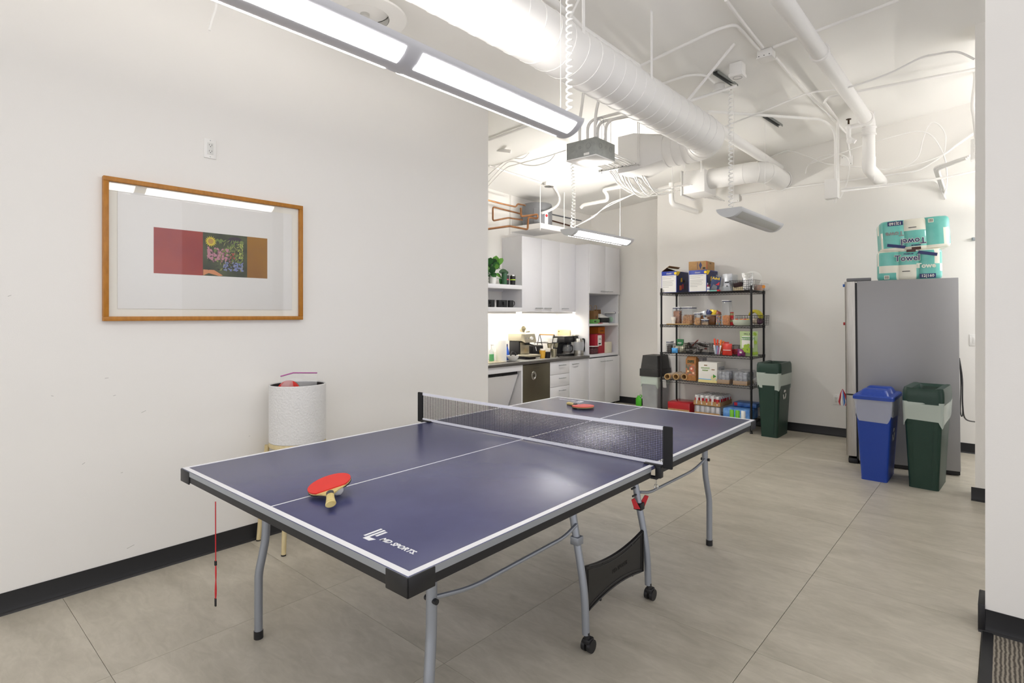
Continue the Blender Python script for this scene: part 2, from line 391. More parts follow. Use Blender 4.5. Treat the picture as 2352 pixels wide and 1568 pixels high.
    # cross bar under the top at each leg pair
for sy in (-1, 1): MB().tube([(-.546, sy*1.102, TH-.06), (.546, sy*1.102, TH-.06)], .012, 10).build('cross_bar', LEGM, tt)
for sy in (-1, 1): MB().tube([(-.5, sy*.275, TH-.06), (.5, sy*.275, TH-.06)], .012, 10).build('cross_bar', LEGM, tt)
# red lock levers on the far centre leg
for dx, dy, a in ((.0, -.05, -.35), (.03, .035, .5)):
    MB().prism([(-.012, 0), (.006, .004), (.014, -.055), (-.014, -.045)], -.004, .004, 0, TR((.528+dx, .285+dy, .50), rx=PI/2, ry=a, rz=.6)).build('lock_lever', RED, tt)
for z in (.515, .55): MB().cyl((.528-.16*(z-.5), .23, z), (.528-.16*(z-.5), .264, z), .005).build('lock_pin', BLK, tt)
# black storage panel hung between the right-hand centre legs
PNL = M('panel_black', '1d1c1b', .42)
n = 14
def panel_loop(x, inset):
    top, bot = [], []
    for i in range(n+1):
        t = i/n; y = -.262+inset + t*(.524-2*inset); q = (2*t-1)**2
        top.append((x, y, .318+.030*q-inset)); bot.append((x, y, .172-.030*q+inset))
    return top + bot[::-1]
pn = MB().frustum([panel_loop(.556, .0), panel_loop(.566, .0)], None).build('storage_panel', PNL, tt)
L0, L1 = panel_loop(.566, .0), panel_loop(.566, .014)
rim = MB(); rim.tube([(x+.002, y, z) for x, y, z in panel_loop(.566, .004)], .004, 6, closed=True); rim.tube([(x+.001, y, z) for x, y, z in panel_loop(.566, .022)], .002, 6, closed=True)
rim.build('moulded_rim', PNL, pn)
em = MB(); em.text('MD SPORTS', .026, TR((.5675, .03, .245), rx=PI/2, rz=PI/2), 0, .0006, shear=.25)
em.build('embossed_logo', PNL, pn)
for y, z in ((-.12, .318), (.14, .318), (-.14, .16), (.15, .165)): MB().cyl((.562, y, z-.002*(z > .2)), (.570, y, z), .006, n=10).build('bolt', BLK, pn)

# ------------------------------------------------------------------ net
NETM = M('net_cord', '20222c', .8)
TAPE = M('net_tape', 'e8e9f2', .6)
nt_ = thing('table_tennis_net', 'dark mesh net with white tapes clamped across the blue table', 'net', (-1.9063, 2.2244, 0), .01777)
NX = .80; zb, ztop = .776, .918
def sag(x): return -.006*(1-(x/NX)**2)
ng = MB(); k = int(2*NX/.0078)
for i in range(k+1):
    x = -NX + 2*NX*i/k; ng.box(x-.0007, x+.0007, -.0007, .0007, zb, ztop+sag(x))
for j in range(1, 18):
    z = zb+(ztop-zb)*j/18; ng.frustum([[(x, -.0009, z-.0007+sag(x)*(j/18)), (x, .0009, z-.0007+sag(x)*(j/18)), (x, .0009, z+.0007+sag(x)*(j/18)), (x, -.0009, z+.0007+sag(x)*(j/18))] for x in [-NX+2*NX*q/12 for q in range(13)]], None)
o = ng.build('net_mesh', NETM, nt_); o['kind'] = 'stuff'
for nm, za, h in (('top_tape', ztop, .015), ('bottom_tape', zb-.012, .013)):
    t_ = MB(); f = 1 if nm == 'top_tape' else 0
    t_.frustum([[(x, -.002, za+f*sag(x)), (x, .002, za+f*sag(x)), (x, .002, za+h+f*sag(x)), (x, -.002, za+h+f*sag(x))] for x in [-NX-.01+2*(NX+.01)*q/12 for q in range(13)]], None)
    t_.build(nm, TAPE, nt_)
for sx in (-1, 1):
    xa, xb = sorted((sx*(NX-.004), sx*(NX+.040)))
    MB().rbox(xa, xb, -.007, .007, .752, .935, .005).build('end_sleeve', M('black_cloth', '1b1b1d', .85), nt_)
    cl = MB(); xa, xb = sorted((sx*(hw-.05), sx*(hw+.035))); cl.rbox(xa, xb, -.02, .012, TH+.0008, TH+.007, .002)
    xa, xb = sorted((sx*(hw+.004), sx*(hw+.03))); cl.rbox(xa, xb, -.018, .012, TH-.052, TH+.004, .003)
    xa, xb = sorted((sx*(hw-.03), sx*(hw+.012))); cl.rbox(xa, xb, -.016, .01, TH-.06, TH-.05, .002)
    cl.build('clamp', BLK, nt_)
    ey = MB().cyl((sx*(hw+.002), -.003, TH-.085), (sx*(hw+.002), -.003, TH-.05), .003, n=8)
    ey.tube([(sx*(hw+.002)+.009*math.cos(a), -.003, TH-.094+.009*math.sin(a)) for a in [2*PI*q/14 for q in range(14)]], .0024, 6, closed=True)
    ey.build('screw_eye', CHROME, nt_)

# ------------------------------------------------------------------ paddles and ball
RUBR = M('paddle_rubber_red', 'd8281e', .5); RUBK = M('paddle_rubber_black', '161617', .5); WOODL = M('pale_wood', 'd6c486', .5, noise=(18, 'c7b06c', (1, 8, 1)))
def paddle_outline(k=0.0):
    pts = []
    for i in range(29):
        a = R(-62) + R(304)*i/28; pts.append((.077*math.cos(a-PI/2+R(90))+.0*k, .080*math.sin(a)))
    return pts
def make_paddle(name, label):
    t = thing(name, label, 'paddle', group='table tennis paddles')
    blade = [(.076*math.sin(R(a)), .079*math.cos(R(a))) for a in range(-142, 143, 12)]
    wood = blade + [(.030, -.078), (.014, -.098), (.0125, -.12), (-.0125, -.12), (-.014, -.098), (-.030, -.078)]
    MB().prism(wood, -.0022, .0022).build('blade', WOODL, t)
    rub = [(x*1.01, y*1.01) for x, y in blade]
    MB().prism(rub, .0022, .0064).build('red_rubber', RUBR, t); MB().prism(rub, -.0064, -.0022).build('black_rubber', RUBK, t)
    h = MB()
    L = []
    for y, rx, rz in ((-.092, .012, .004), (-.10, .0135, .009), (-.13, .0135, .011), (-.16, .0155, .0115), (-.185, .018, .0118), (-.187, .016, .010)):
        L.append([(rx*math.cos(2*PI*i/16), y, rz*math.sin(2*PI*i/16)) for i in range(16)])
    h.frustum(L, None); hd = h.build('handle', WOODL, t)
    MB().frustum([[((.0138)*math.cos(2*PI*i/16), y, .0106*math.sin(2*PI*i/16)) for i in range(16)] for y in (-.085, -.108)], None).build('collar', M('paddle_collar', '33333a', .5), t)
    return t
p1 = make_paddle('table_tennis_paddle', 'red table tennis paddle propped on a ball at the near end')
c0 = at(757, 1112, z=.799); p1.location = c0; p1.rotation_euler = (R(4), R(-13), R(60))
p2 = make_paddle('table_tennis_paddle', 'red table tennis paddle lying flat beyond the net')
p2.location = at(1339, 933, z=.7745); p2.rotation_euler = (R(1.6), 0, R(-111))
bl = MB().ball((0, 0, 0), .02, 20, 12).build('table_tennis_ball', PLW); bl.location = at(776, 1124, z=.7808); bl.location.z = .7806
tag(bl, 'white table tennis ball tucked under the near paddle', 'ball')
# red lanyard hanging from the table edge
ly = thing('lanyard', 'thin red cord with black clips hanging under the table end', 'cord', at(495, 1150, z=.70))
MB().tube([(0, 0, -.002), (.001, 0, -.15), (.002, 0, -.26)], .0022, 6).build('cord', RED, ly)
MB().tube(smooth_path([(.002, 0, -.26), (.006, 0, -.31), (-.003, 0, -.38), (.001, 0, -.42), (.008, 0, -.38), (0, 0, -.31), (.002, 0, -.26)], 5), .002, 6).build('cord_loop', RED, ly)
MB().rbox(-.005, .006, -.004, .004, -.275, -.255, .002).build('cord_lock', BLK, ly)
MB().rbox(-.005, .005, -.003, .003, -.45, -.415, .002).build('clip', BLK, ly); ly.scale = (1, 1, .9); ly.location.z = .699
# ------------------------------------------------------------------ linear pendant lamps
LHOUS = M('lamp_housing', 'cfd0d5', .4, .05); LCAP = M('lamp_endcap', 'cfd2d5', .4)
DIFF_OFF = M('diffuser_unlit', 'b4b5b2', .45, .1)
TUBE_OFF = M('lamp_tube_unlit', 'e8e8e4', .4)
CORD = M('white_cord', 'f2f2f0', .35)
AR = .1256; AA = math.asin(.11/AR); AZ = AR*math.cos(AA)
def arc(r, a0, a1, k, y):
    return [(r*math.sin(a0+(a1-a0)*i/k), y, AZ - r*math.cos(a0+(a1-a0)*i/k)) for i in range(k+1)]
def make_lamp(label, x, y0, y1, z, lit, mods, coil, cables, up=1.0, down=1.0):
    DIFF_ON = M('diffuser_lit_%g' % down, 'fffdfa', .4, emit=LAMP_DOWN*down); TUBE_ON = M('lamp_tube_lit_%g' % up, 'fffaf2', .4, emit=LAMP_UP*up)
    t = thing('linear_pendant_lamp', label, 'pendant lamp', (x, (y0+y1)/2, z), group='linear pendant lamps'); L = (y1-y0)/2
    h = MB(); k = 20; sec = []
    for y in (-L, L):
        sec.append(arc(AR, -AA, AA, k, y) + [(.112, y, .014), (.107, y, .014), (.105, y, .0)] + arc(AR-.003, AA-.04, -AA+.04, k, y) + [(-.105, y, .0), (-.107, y, .014), (-.112, y, .014)])
    h.frustum(sec, None, 0, True); h.build('housing', LHOUS, t)
    for sgn in (-1, 1):
        yy = sgn*L; poly = arc(AR+.0015, -AA, AA, k, 0) + [(.113, 0, .0155), (-.113, 0, .0155)]
        MB().frustum([[(px, yy, pz) for px, _, pz in poly], [(px, yy+sgn*.005, pz) for px, _, pz in poly]], None).build('end_cap', LCAP, t)
    for a, b in mods:
        for sg in (-1, 1):
            d = MB(); ka = 10
            d.grid(lambda p, q: (lambda P: (P[0], a-(y0+y1)/2+(b-a)*q, P[2]))(arc(AR+.0016, sg*R(16), sg*R(52), ka, 0)[round(p*ka)]), ka, 1)
            d.build('diffuser', DIFF_ON if lit else DIFF_OFF, t)
        MB().cyl((0, a-(y0+y1)/2, -.012), (0, b-(y0+y1)/2, -.012), .013, n=10).build('lamp_tube', TUBE_ON if lit else TUBE_OFF, t)
    for cy, ztop in cables:
        MB().cyl((0, cy-(y0+y1)/2, -.03), (0, cy-(y0+y1)/2, ztop-z), .0016, n=6).build('suspension_cable', WHITE, t)
    cy, ztop, bow = coil
    n = int((ztop-z-.03)/.038*12); pts = [(0, cy-(y0+y1)/2, -.02), (0, cy-(y0+y1)/2, .02)]
    for i in range(n):
        a = 2*PI*i/12; zz = .03+(ztop-z-.05)*i/n
        pts.append((.016*math.cos(a)+bow[0]*math.sin(PI*i/n), cy-(y0+y1)/2+.016*math.sin(a)+bow[1]*math.sin(PI*i/n), zz))
    pts.append((0, cy-(y0+y1)/2, ztop-z))
    MB().tube(pts, .0055, 6).build('coiled_cord', CORD, t)
    return t
make_lamp('long lit linear pendant lamp hanging above the blue table', -1.797, .1, 2.475, 2.4525, True, [(.16, 1.311), (1.39, 2.43)], (2.50, cz(-1.797, 2.5), (.0, .0)), [(2.42, cz(-1.797, 2.42)), (.3, cz(-1.797, .3))], UP_A, DOWN_A)
make_lamp('small lit linear pendant lamp in front of the kitchen cabinets', -3.60, 5.0, 6.235, 2.355, True, [(5.05, 6.18)], (5.06, 3.13, (.02, 0)), [(5.12, cz(-3.6, 5.12)), (6.09, cz(-3.6, 6.09))], UP_B, DOWN_B)
make_lamp('unlit linear pendant lamp hanging before the far wall', -1.847, 5.0, 6.23, 2.355, False, [(5.05, 6.18)], (5.04, 3.45, (.0, .0)), [(5.12, cz(-1.85, 5.12)-.03), (6.0, cz(-1.85, 6.0)-.03)])

# ------------------------------------------------------------------ spiral duct and its branch
DUCT = M('white_duct', 'ebeae8', .42, bump=(5, .05))
dt = thing('spiral_duct', 'large white spiral air duct running under the ceiling', 'duct', (-2.02, 0, 3.03))
rD, yE = .16, 4.86
b = MB(); b.cyl((0, -2.8, 0), (0, yE, 0), rD, n=40); b.build('duct_body', DUCT, dt)
hel = []; n = int((yE+2.8)/.14*22)
for i in range(n+1):
    a = 2*PI*i/22; hel.append(((rD+.0012)*math.cos(a), -2.8+.14*i/22, (rD+.0012)*math.sin(a)))
MB().tube(hel, .0032, 5).build('spiral_seam', DUCT, dt)
elb = []; n = 10
Lp = []
for i in range(n+1):
    a = PI/2*i/n; cx, cy = -.24+.24*math.cos(a), yE+.24*math.sin(a); dx, dy = -math.sin(a), math.cos(a); nx_, ny_ = dy, -dx
    Lp.append([(cx+rD*math.cos(q)*nx_, cy+rD*math.cos(q)*ny_, rD*math.sin(q)) for q in [2*PI*k/40 for k in range(40)]])
MB().frustum(Lp, None).build('elbow', DUCT, dt)
for i in (2, 5, 8):
    c = MB(); c.tube([(Vector(p)*1.0) for p in Lp[i]], .004, 5, closed=True); c.build('elbow_seam', DUCT, dt)
yB = yE+.24
MB().cyl((-.24, yB, 0), (-.46, yB, 0), rD, n=40).build('branch', DUCT, dt)
for x in (-.27, -.36, -.45):
    MB().tube([(x, yB+(rD+.001)*math.cos(q), (rD+.001)*math.sin(q)) for q in [2*PI*k/32 for k in range(32)]], .004, 5, closed=True).build('branch_seam', DUCT, dt)
sq = lambda x, h: [(x, yB+h*max(-1, min(1, 1.5*math.cos(q))), h*max(-1, min(1, 1.5*math.sin(q)))) for q in [2*PI*k/40 for k in range(40)]]
ro = lambda x: [(x, yB+rD*math.cos(q), rD*math.sin(q)) for q in [2*PI*k/40 for k in range(40)]]
MB().frustum([ro(-.46), sq(-.73, .185), sq(-.91, .185)], None).build('square_transition', DUCT, dt)
for y in (1.3, 2.75, 3.6):
    zt = cz(-1.9, y)-3.03
    MB().box(.145, .148, y-.014, y+.014, .04, zt).build('hanger_strap', WHITE, dt)
MB().cyl((.03, 2.75, rD), (.16, 2.9, cz(-1.9, 2.9)-3.03), .008, n=8).build('brace', WHITE, dt)
a_, b_ = at(1577, 235, y=5.0), atc(1687, 100)
brc = MB().cyl(at(1577, 234, x=-2.0), b_, .012, n=8).build('duct_brace', WHITE); tag(brc, 'slanting white brace rod from the big duct to the ceiling', 'rod')

# second duct: box, round run and elbow into the far wall
d2 = thing('supply_duct', 'small white duct with box plenum entering the far wall', 'duct', (-2.84, 6.7, 3.04))
MB().rbox(-.14, .14, -.18, .18, -.14, .135, .004).build('plenum_box', DUCT, d2)
MB().box(-.155, -.14, -.20, .20, -.155, .15).build('plenum_flange', DUCT, d2)
MB().cyl((.14, 0, .037), (.56, 0, .037), .12, n=32).build('duct_run', DUCT, d2)
Lp = []
for i in range(9):
    a = PI/2*i/8; cx, cy = .56+.2*math.sin(a), .2-.2*math.cos(a); tx, ty = math.cos(a), math.sin(a)
    Lp.append([(cx - .12*math.cos(q)*(-ty)*-1*-1, cy - .12*math.cos(q)*tx*-1*-1, .037+.12*math.sin(q)) for q in [2*PI*k/32 for k in range(32)]])
Lp.append([(x, .64, z) if False else (x, y+.44, z) for x, y, z in Lp[-1]])
MB().frustum(Lp, None).build('elbow', DUCT, d2)
for i in (0, 3, 6): MB().tube(Lp[i], .004, 5, closed=True).build('seam', DUCT, d2)
MB().tube([(.76+.125*math.cos(q), .655, .037+.125*math.sin(q)) for q in [2*PI*k/28 for k in range(28)]], .008, 6, closed=True).build('wall_collar', DUCT, d2)
for x in (-.12, .09): MB().box(x, x+.022, -.184, -.181, .1, cz(-2.8, 6.6)-3.04).build('hanger_strap', WHITE, d2)

# ------------------------------------------------------------------ pipes and conduits
def pipe(name, label, pts, r, cat='pipe', bend=.07, m=WHITE, n=10, group=None, smooth=False):
    p = smooth_path(pts, 6) if smooth else bend_path(pts, bend)
    return tag(MB().tube(p, r, n).build(name, m), label, cat, group)
sp = thing('sprinkler_main', 'thick white sprinkler pipe running to the far wall and turning down', 'pipe', (-1.035, 0, 3.37))
MB().tube([(0, -2.8, 0), (0, 6.52, 0)], .056, 20).build('pipe_run', WHITE, sp)
MB().tube(bend_path([(0, 6.5, 0), (0, 6.62, 0), (0, 6.62, -.12)], .09), .06, 18).build('elbow', WHITE, sp)
MB().tube([(0, 6.62, -.1), (0, 6.62, -.40)], .056, 18).build('drop', WHITE, sp)
MB().tube(bend_path([(0, 6.62, -.36), (0, 6.62, -.47), (0, 7.37, -.47)], .1), .06, 18).build('lower_elbow', WHITE, sp)
for y in (1.9, 4.62, 6.45): MB().tube([(.060*math.cos(q), y, .060*math.sin(q)) for q in [2*PI*k/20 for k in range(20)]], .012, 6, closed=True).build('coupling', WHITE, sp)
for z in (-.06, -.13): MB().tube([(.060*math.cos(q), 6.62+.06*math.sin(q), z) for q in [2*PI*k/20 for k in range(20)]], .010, 6, closed=True).build('coupling', WHITE, sp)
sh = thing('fire_sprinkler', 'white pipe stub with a dark sprinkler head below the ceiling', 'sprinkler', (-1.035, 6.5, 3.34))
MB().tube(bend_path([(-.03, .02, -.01), (-.16, .02, -.01), (-.16, .02, -.13), (-.10, .02, -.17)], .04), .021, 12).build('stub_pipe', WHITE, sh)
MB().ball((-.16, .02, -.01), .03).ball((-.15, .02, -.15), .032).build('fitting', WHITE, sh)
MB().cyl((-.16, .02, .02), (-.16, .02, .07), .009, n=8).cyl((-.16, .02, .068), (-.16, .02, .073), .024, n=14).build('deflector', M('bronze', '4a3a2c', .5, .6), sh)
pipe('drain_pipe', 'white pipe below the ceiling behind the big duct end', [(-2.1, 3.9, 3.235), (-2.1, 7.37, 3.235)], .052, n=18)
pipe('ceiling_pipe', 'white pipe beside the big duct along the ceiling', [(-2.0, -2, 3.27), (-2.0, 2.6, 3.27), (-2.12, 3.1, 3.33), (-2.12, 3.85, 3.33)], .025, n=12)
J1 = atc(1760, 118, .0)
jb = thing('junction_box', 'white ceiling junction box where four conduits meet', 'junction box', (J1.x, J1.y, cz(J1.x, J1.y)))
MB().rbox(-.055, .055, -.055, .055, -.06, .0, .004).build('body', WHITE, jb); MB().rbox(-.06, .06, -.06, .06, -.066, -.058, .003).build('cover', WHITE, jb)
for x in (-.04, 0, .04): MB().cyl((x, -.057, -.05), (x, -.0555, -.05), .004, n=8).build('screw', BLK, jb)
j2 = atc(1694, 147, 0)
jb2 = thing('speaker_box', 'small white ceiling box with a round cover near the duct', 'junction box', (j2.x, j2.y, cz(j2.x, j2.y)))
MB().rbox(-.05, .05, -.05, .05, -.09, .0, .003).build('body', WHITE, jb2); MB().rbox(-.056, .056, -.056, .056, -.115, -.088, .003).build('cover', WHITE, jb2)
MB().tube([(.036*math.cos(q), .036*math.sin(q), -.1155) for q in [2*PI*k/20 for k in range(20)]], .0015, 5, closed=True).build('knockout', GREYT, jb2)
K = lambda *uv: [atc(u, v, .025) for u, v in uv]
pipe('conduit', 'straight white conduit entering the ceiling junction box', K((1667, 0), (1697, 40), (1752, 109)), .012)
pipe('conduit', 'bent white conduit curving over from the duct to the junction box', K((1469, 152), (1560, 109), (1649, 67), (1690, 55), (1744, 114)), .012, bend=.25)
pipe('conduit', 'white conduit leaving the junction box towards the upper right', K((1776, 109), (2064, 0)), .012)
pipe('conduit', 'white conduit running from the junction box to the far wall', K((1780, 131), (1817, 174), (1919, 280), (1945, 308)) + [at(1952, 360, y=7.33)], .012)
pipe('conduit', 'level white conduit crossing below the far ceiling', [at(1625, 256, y=5.2), at(1890, 274, y=6.35), at(1919, 300, y=6.6), at(1920, 415, y=6.66)], .014, bend=.1)
pipe('conduit', 'white conduit dropping to the square wall box', [atc(2242, 158, .08), atc(2031, 198, .08), atc(1905, 222, .09), atc(1893, 234, .10), at(1924, 275, y=6.68), at(1925, 415, y=6.68)], .012, bend=.08)
pipe('armoured_cable', 'thin white armoured cable looping below the ceiling to the right', [at(1663, 291, y=5.6), at(1784, 243, y=5.6), at(1857, 214, y=5.5), at(1942, 202, y=5.4), at(2039, 170, y=5.4), at(2112, 134, y=5.4), at(2149, 125, y=5.4), at(2197, 119, y=5.4), at(2238, 136, y=5.4)], .008, 'cable', smooth=True)
pipe('conduit', 'white conduit entering the ceiling from behind the lamp cord', K((1500, 200), (1580, 172), (1620, 172), (1640, 190)), .011, bend=.2)
cn = atc(1652, 195, 0)
cno = thing('lamp_canopy', 'round white ceiling canopy holding a coiled lamp cord', 'canopy', (cn.x, cn.y, cz(cn.x, cn.y)))
MB().lathe([(0, 0), (.045, 0), (.047, -.045), (.058, -.05), (.056, -.058), (0, -.06)], 24).build('cup', WHITE, cno)
pipe('cord_tail', 'white cord dropping from the canopy to the coiled lamp cord', [Vector((cn.x, cn.y, cz(cn.x, cn.y)-.06)), Vector((-1.86, 5.01, 3.40)), Vector((-1.847, 5.04, 3.40))], .004, 'cord', smooth=True)
STRUT = M('galvanised', '8f9390', .42, .7)
for (u0, v0, u1, v1), lb in (((1643, 163, 1690, 199), 'galvanised strut channel on the ceiling beside the white canopy'), ((1757, 265, 1793, 290), 'galvanised strut channel on the ceiling further towards the far wall')):
    a, b_ = atc(u0, v0, .012), atc(u1, v1, .012); c = (a+b_)/2; ln_ = (b_-a).length; ang = math.atan2(b_.y-a.y, b_.x-a.x)
    s_ = thing('strut_channel', lb, 'bracket', c, ang)
    m_ = MB().box(-ln_/2, ln_/2, -.022, .022, .008, .011); m_.box(-ln_/2, ln_/2, -.022, -.019, -.012, .01); m_.box(-ln_/2, ln_/2, .019, .022, -.012, .01); m_.build('channel', STRUT, s_)
    MB().box(-ln_/2+.01, ln_/2-.01, -.016, .016, .004, .007).build('slot_strip', BLK, s_)
# square wall box and the conduits fed from it
wb = at(1911, 434, y=6.7); wbo = thing('wall_switch_box', 'white square electrical box hanging from two conduits', 'electrical box', wb)
MB().rbox(-.062, .062, -.05, .05, -.105, .10, .004).build('box', WHITE, wbo)
for x in (.01, .028): MB().tube(bend_path([(x, -.01, -.105), (x, -.01, -.15), (x+.012, -.01, -.15), (x+.012, -.01, -.105)], .01), .003, 6).build('wire_tail', WHITE, wbo)
pipe('conduit', 'long white conduit from the square box towards the right', [at(1932, 434, y=6.7), at(2020, 426, y=6.75), at(2160, 410, y=6.8), at(2240, 392, y=6.8)], .011)
pipe('conduit', 'lower white conduit beside the long one from the square box', [at(1932, 439, y=6.72), at(2080, 420, y=7.3), at(2150, 412, y=7.34), at(2172, 458, y=7.34)], .011)
pipe('conduit', 'white conduit along the far wall left of the square box', [at(1702, 448, y=7.34), at(1830, 429, y=7.34), at(1900, 421, y=7.34), at(2110, 392, y=7.34), at(2140, 374, y=7.34), at(2242, 303, y=7.34)], .010)
bx = at(1690, 456, y=7.36); w2 = thing('wall_outlet_box', 'small white box on the far wall above the unlit lamp', 'electrical box', bx)
MB().rbox(-.05, .05, -.03, .0, -.05, .05, .003).build('box', WHITE, w2)
for x, z in ((-.035, .035), (.035, -.035)): MB().cyl((x, -.031, z), (x, -.0295, z), .004, n=8).build('screw', GREYT, w2)
bx = at(1945, 370, y=7.36); w3 = thing('wall_junction_box', 'white box high on the far wall behind the conduit', 'electrical box', bx)
MB().rbox(-.06, .06, -.03, 0, -.055, .06, .003).build('box', WHITE, w3)
for x, z in ((-.04, .04), (.045, -.04)): MB().cyl((x, -.031, z), (x, -.0295, z), .004, n=8).build('screw', BLK, w3)
for j, (pts, lb) in enumerate([
    ([(1745, 372), (1800, 348), (1815, 347), (1850, 357), (1890, 374), (1930, 379), (2000, 386), (2060, 385), (2105, 365), (2120, 320), (2130, 293), (2143, 281), (2160, 290), (2172, 315), (2168, 360)], 'long thin white cable looping across the far wall'),
    ([(1850, 398), (1856, 380), (1885, 360), (1925, 355), (1945, 362), (1951, 385), (1945, 420), (1930, 455)], 'white cable loop hanging behind the square box'),
    ([(1855, 378), (1950, 345), (2010, 325), (2080, 306), (2115, 302), (2140, 312), (2160, 340), (2172, 372), (2175, 420), (2168, 450)], 'white cable arching high across the far wall'),
    ([(1985, 383), (2040, 390), (2100, 378), (2160, 358), (2200, 330), (2240, 302)], 'thin white cable rising to the right on the far wall')]):
    pipe('wall_cable', lb, [at(u, v, y=7.25-.03*j) for u, v in pts], .006, 'cable', smooth=True, n=6)
cl = thing('conduit_cluster', 'three white conduits running from the grey pull box down the far wall', 'conduit')
for k in range(3):
    MB().tube(bend_path([at(2228-4*k, 358+3*k, y=6.6), at(2145+5*k, 385+2*k, y=6.9), at(2162+5*k, 434+4*k, y=7.3), at(2162+5*k, 434+4*k, y=7.37)], .05), .011, 8).build('conduit_run', WHITE, cl)
rb = at(2240, 345, y=6.5); rbo = thing('pull_box', 'white conduit box by the right wall end', 'electrical box', rb)
MB().rbox(-.03, .12, -.06, .06, -.09, .09, .004).build('box', WHITE, rbo)
for k in range(3): MB().tube([(-.0, -.061, .05-.045*k+.0), (.0, -.063, .05-.045*k)], .012, 12).build('knockout', PLW, rbo)
pipe('cable_riser', 'white cables rising beside the right wall end', [rb+Vector((.01, 0, .08)), at(2238, 270, y=6.5), at(2234, 240, y=6.5), at(2240, 180, y=6.5), at(2236, 130, y=6.5)], .016, 'cable', smooth=True)
for u, vt, vb, y, lb in ((2008, 220, 415, 6.75, 'thin hanger rod dropping to the long conduit'), (1403, 235, 400, 4.9, 'thin hanger rod right of the grey pull box'), (1468, 292, 372, 4.9, 'thin hanger rod beside the duct transition')):
    p = at(u, vb, y=y); tag(MB().cyl(p, (p.x, p.y, cz(p.x, p.y)), .004, n=6).build('hanger_rod', WHITE), lb, 'rod')

# ------------------------------------------------------------------ galvanised pull box
GALV = M('galvanised_sheet', 'a3a6a3', .45, .55, noise=(25, '969a97'))
pb = thing('pull_box', 'grey galvanised pull box hanging beneath the big duct', 'electrical box', (-2.69, 4.06, 2.746))
MB().rbox(-.15, .15, -.15, .15, .004, .15, .002).build('box', GALV, pb)
MB().rbox(-.153, .153, -.153, .153, -.004, .006, .002).build('cover', M('cover_painted_glare', 'f4f4f2', .25, .0), pb)  # white colour stands in for light reflected by the metal cover
for x in (-.09, -.01, .075):
    MB().tube([(x+(.022 if x != -.01 else .012)*math.cos(q), -.1505, .09+(.022 if x != -.01 else .012)*math.sin(q)) for q in [2*PI*k/18 for k in range(18)]], .0014, 5, closed=True).build('knockout', STRUT, pb)
for y in (-.08, 0, .08):
    MB().tube([(.1505, y+(.022 if y else .012)*math.cos(q), .09+(.022 if y else .012)*math.sin(q)) for q in [2*PI*k/18 for k in range(18)]], .0014, 5, closed=True).build('knockout', STRUT, pb)
MB().box(.03, .085, -.1525, -.1505, .014, .034).build('sticker', PAPERW, pb)
for k, (x, y, dx, dy, dz) in enumerate(((-.06, -.08, -.04, .1, .5), (-.02, -.02, .25, .5, .48), (.11, -.1, .02, .05, .6), (.03, .06, .3, .6, .48), (.10, .08, .5, .55, .46))):
    MB().tube(bend_path([(x, y, .15), (x, y, .35), (x+dx, y+dy, .35+.2), (x+dx*1.6, y+dy*1.6, cz(-2.5, 4.2)-2.746-.02)], .12), .013, 10).build('riser_conduit', WHITE, pb)
for k in range(5):
    r = .10+.006*k; pts = [(.06+.010*math.sin(3*q+k)+.004*k, .05+r*.7*math.cos(q), .26+r*math.sin(q)) for q in [2*PI*i/22 for i in range(22)]]
    MB().tube(pts, .0018, 5, closed=True).build('wire_coil', M('wire_blue', '8d93a8', .5) if k % 2 else WHITE, pb)
# ------------------------------------------------------------------ cable rails and data cables
for (x0, x1, y, z), lb in (((-3.14, -2.68, 4.9, 2.9), 'slotted white cable support rail near the grey pull box'), ((-3.45, -2.99, 6.3, 2.945), 'slotted white cable support rail before the small duct')):
    s_ = thing('cable_rail', lb, 'bracket', ((x0+x1)/2, y, z)); l = (x1-x0)/2
    m_ = MB().box(-l, l, -.02, .02, -.012, -.009); m_.box(-l, l, -.02, -.017, -.012, .012); m_.box(-l, l, .017, .02, -.012, .012); m_.build('channel', WHITE, s_)
    for k in range(9): MB().box(-l+.03+k*.048, -l+.05+k*.048, -.0208, -.0198, -.004, .004).build('slot', M('slot_shadow', '55544f', .7), s_)
    for x in (-l+.03, l-.02): MB().cyl((x, 0, -.03 if y < 5 else -.06), (x, 0, cz((x0+x1)/2, y)-z), .004, n=6).build('rod', WHITE, s_)
for k in range(16):
    x0, x1 = -3.05+.022*k, -3.32+.02*k; sg = .05+.07*random.random()
    if k % 5 == 4: pts = [(x0, 4.4, 2.93), (x0, 4.9, 2.905), (x0-.04, 5.2, 2.84), (x0-.1, 5.5, 2.76), (x0-.3, 6.1, 2.84), (x1, 6.6, 2.98)]
    else: pts = [(x0+.1*random.random(), 4.25, 2.88), (x0, 4.9, 2.902), (x0*.6+x1*.4+.02*random.random(), 5.3, 2.905-sg), (x0*.3+x1*.7, 5.8, 2.91-sg*1.1), (x1, 6.3, 2.95), (x1+.18, 6.55, 3.0), (x1+.3, 7.2, 2.98-.006*k)]
    pipe('data_cable', 'one of many white data cables draped between the two support rails', pts, .0075, 'cable', smooth=True, n=6, group='white data cables')
pipe('pvc_pipe', 'white pipe with an elbow hanging left of the small duct', [at(1542, 420, y=6.9), at(1542, 468, y=6.9), at(1600, 486, y=7.3)], .035, bend=.06, n=14)
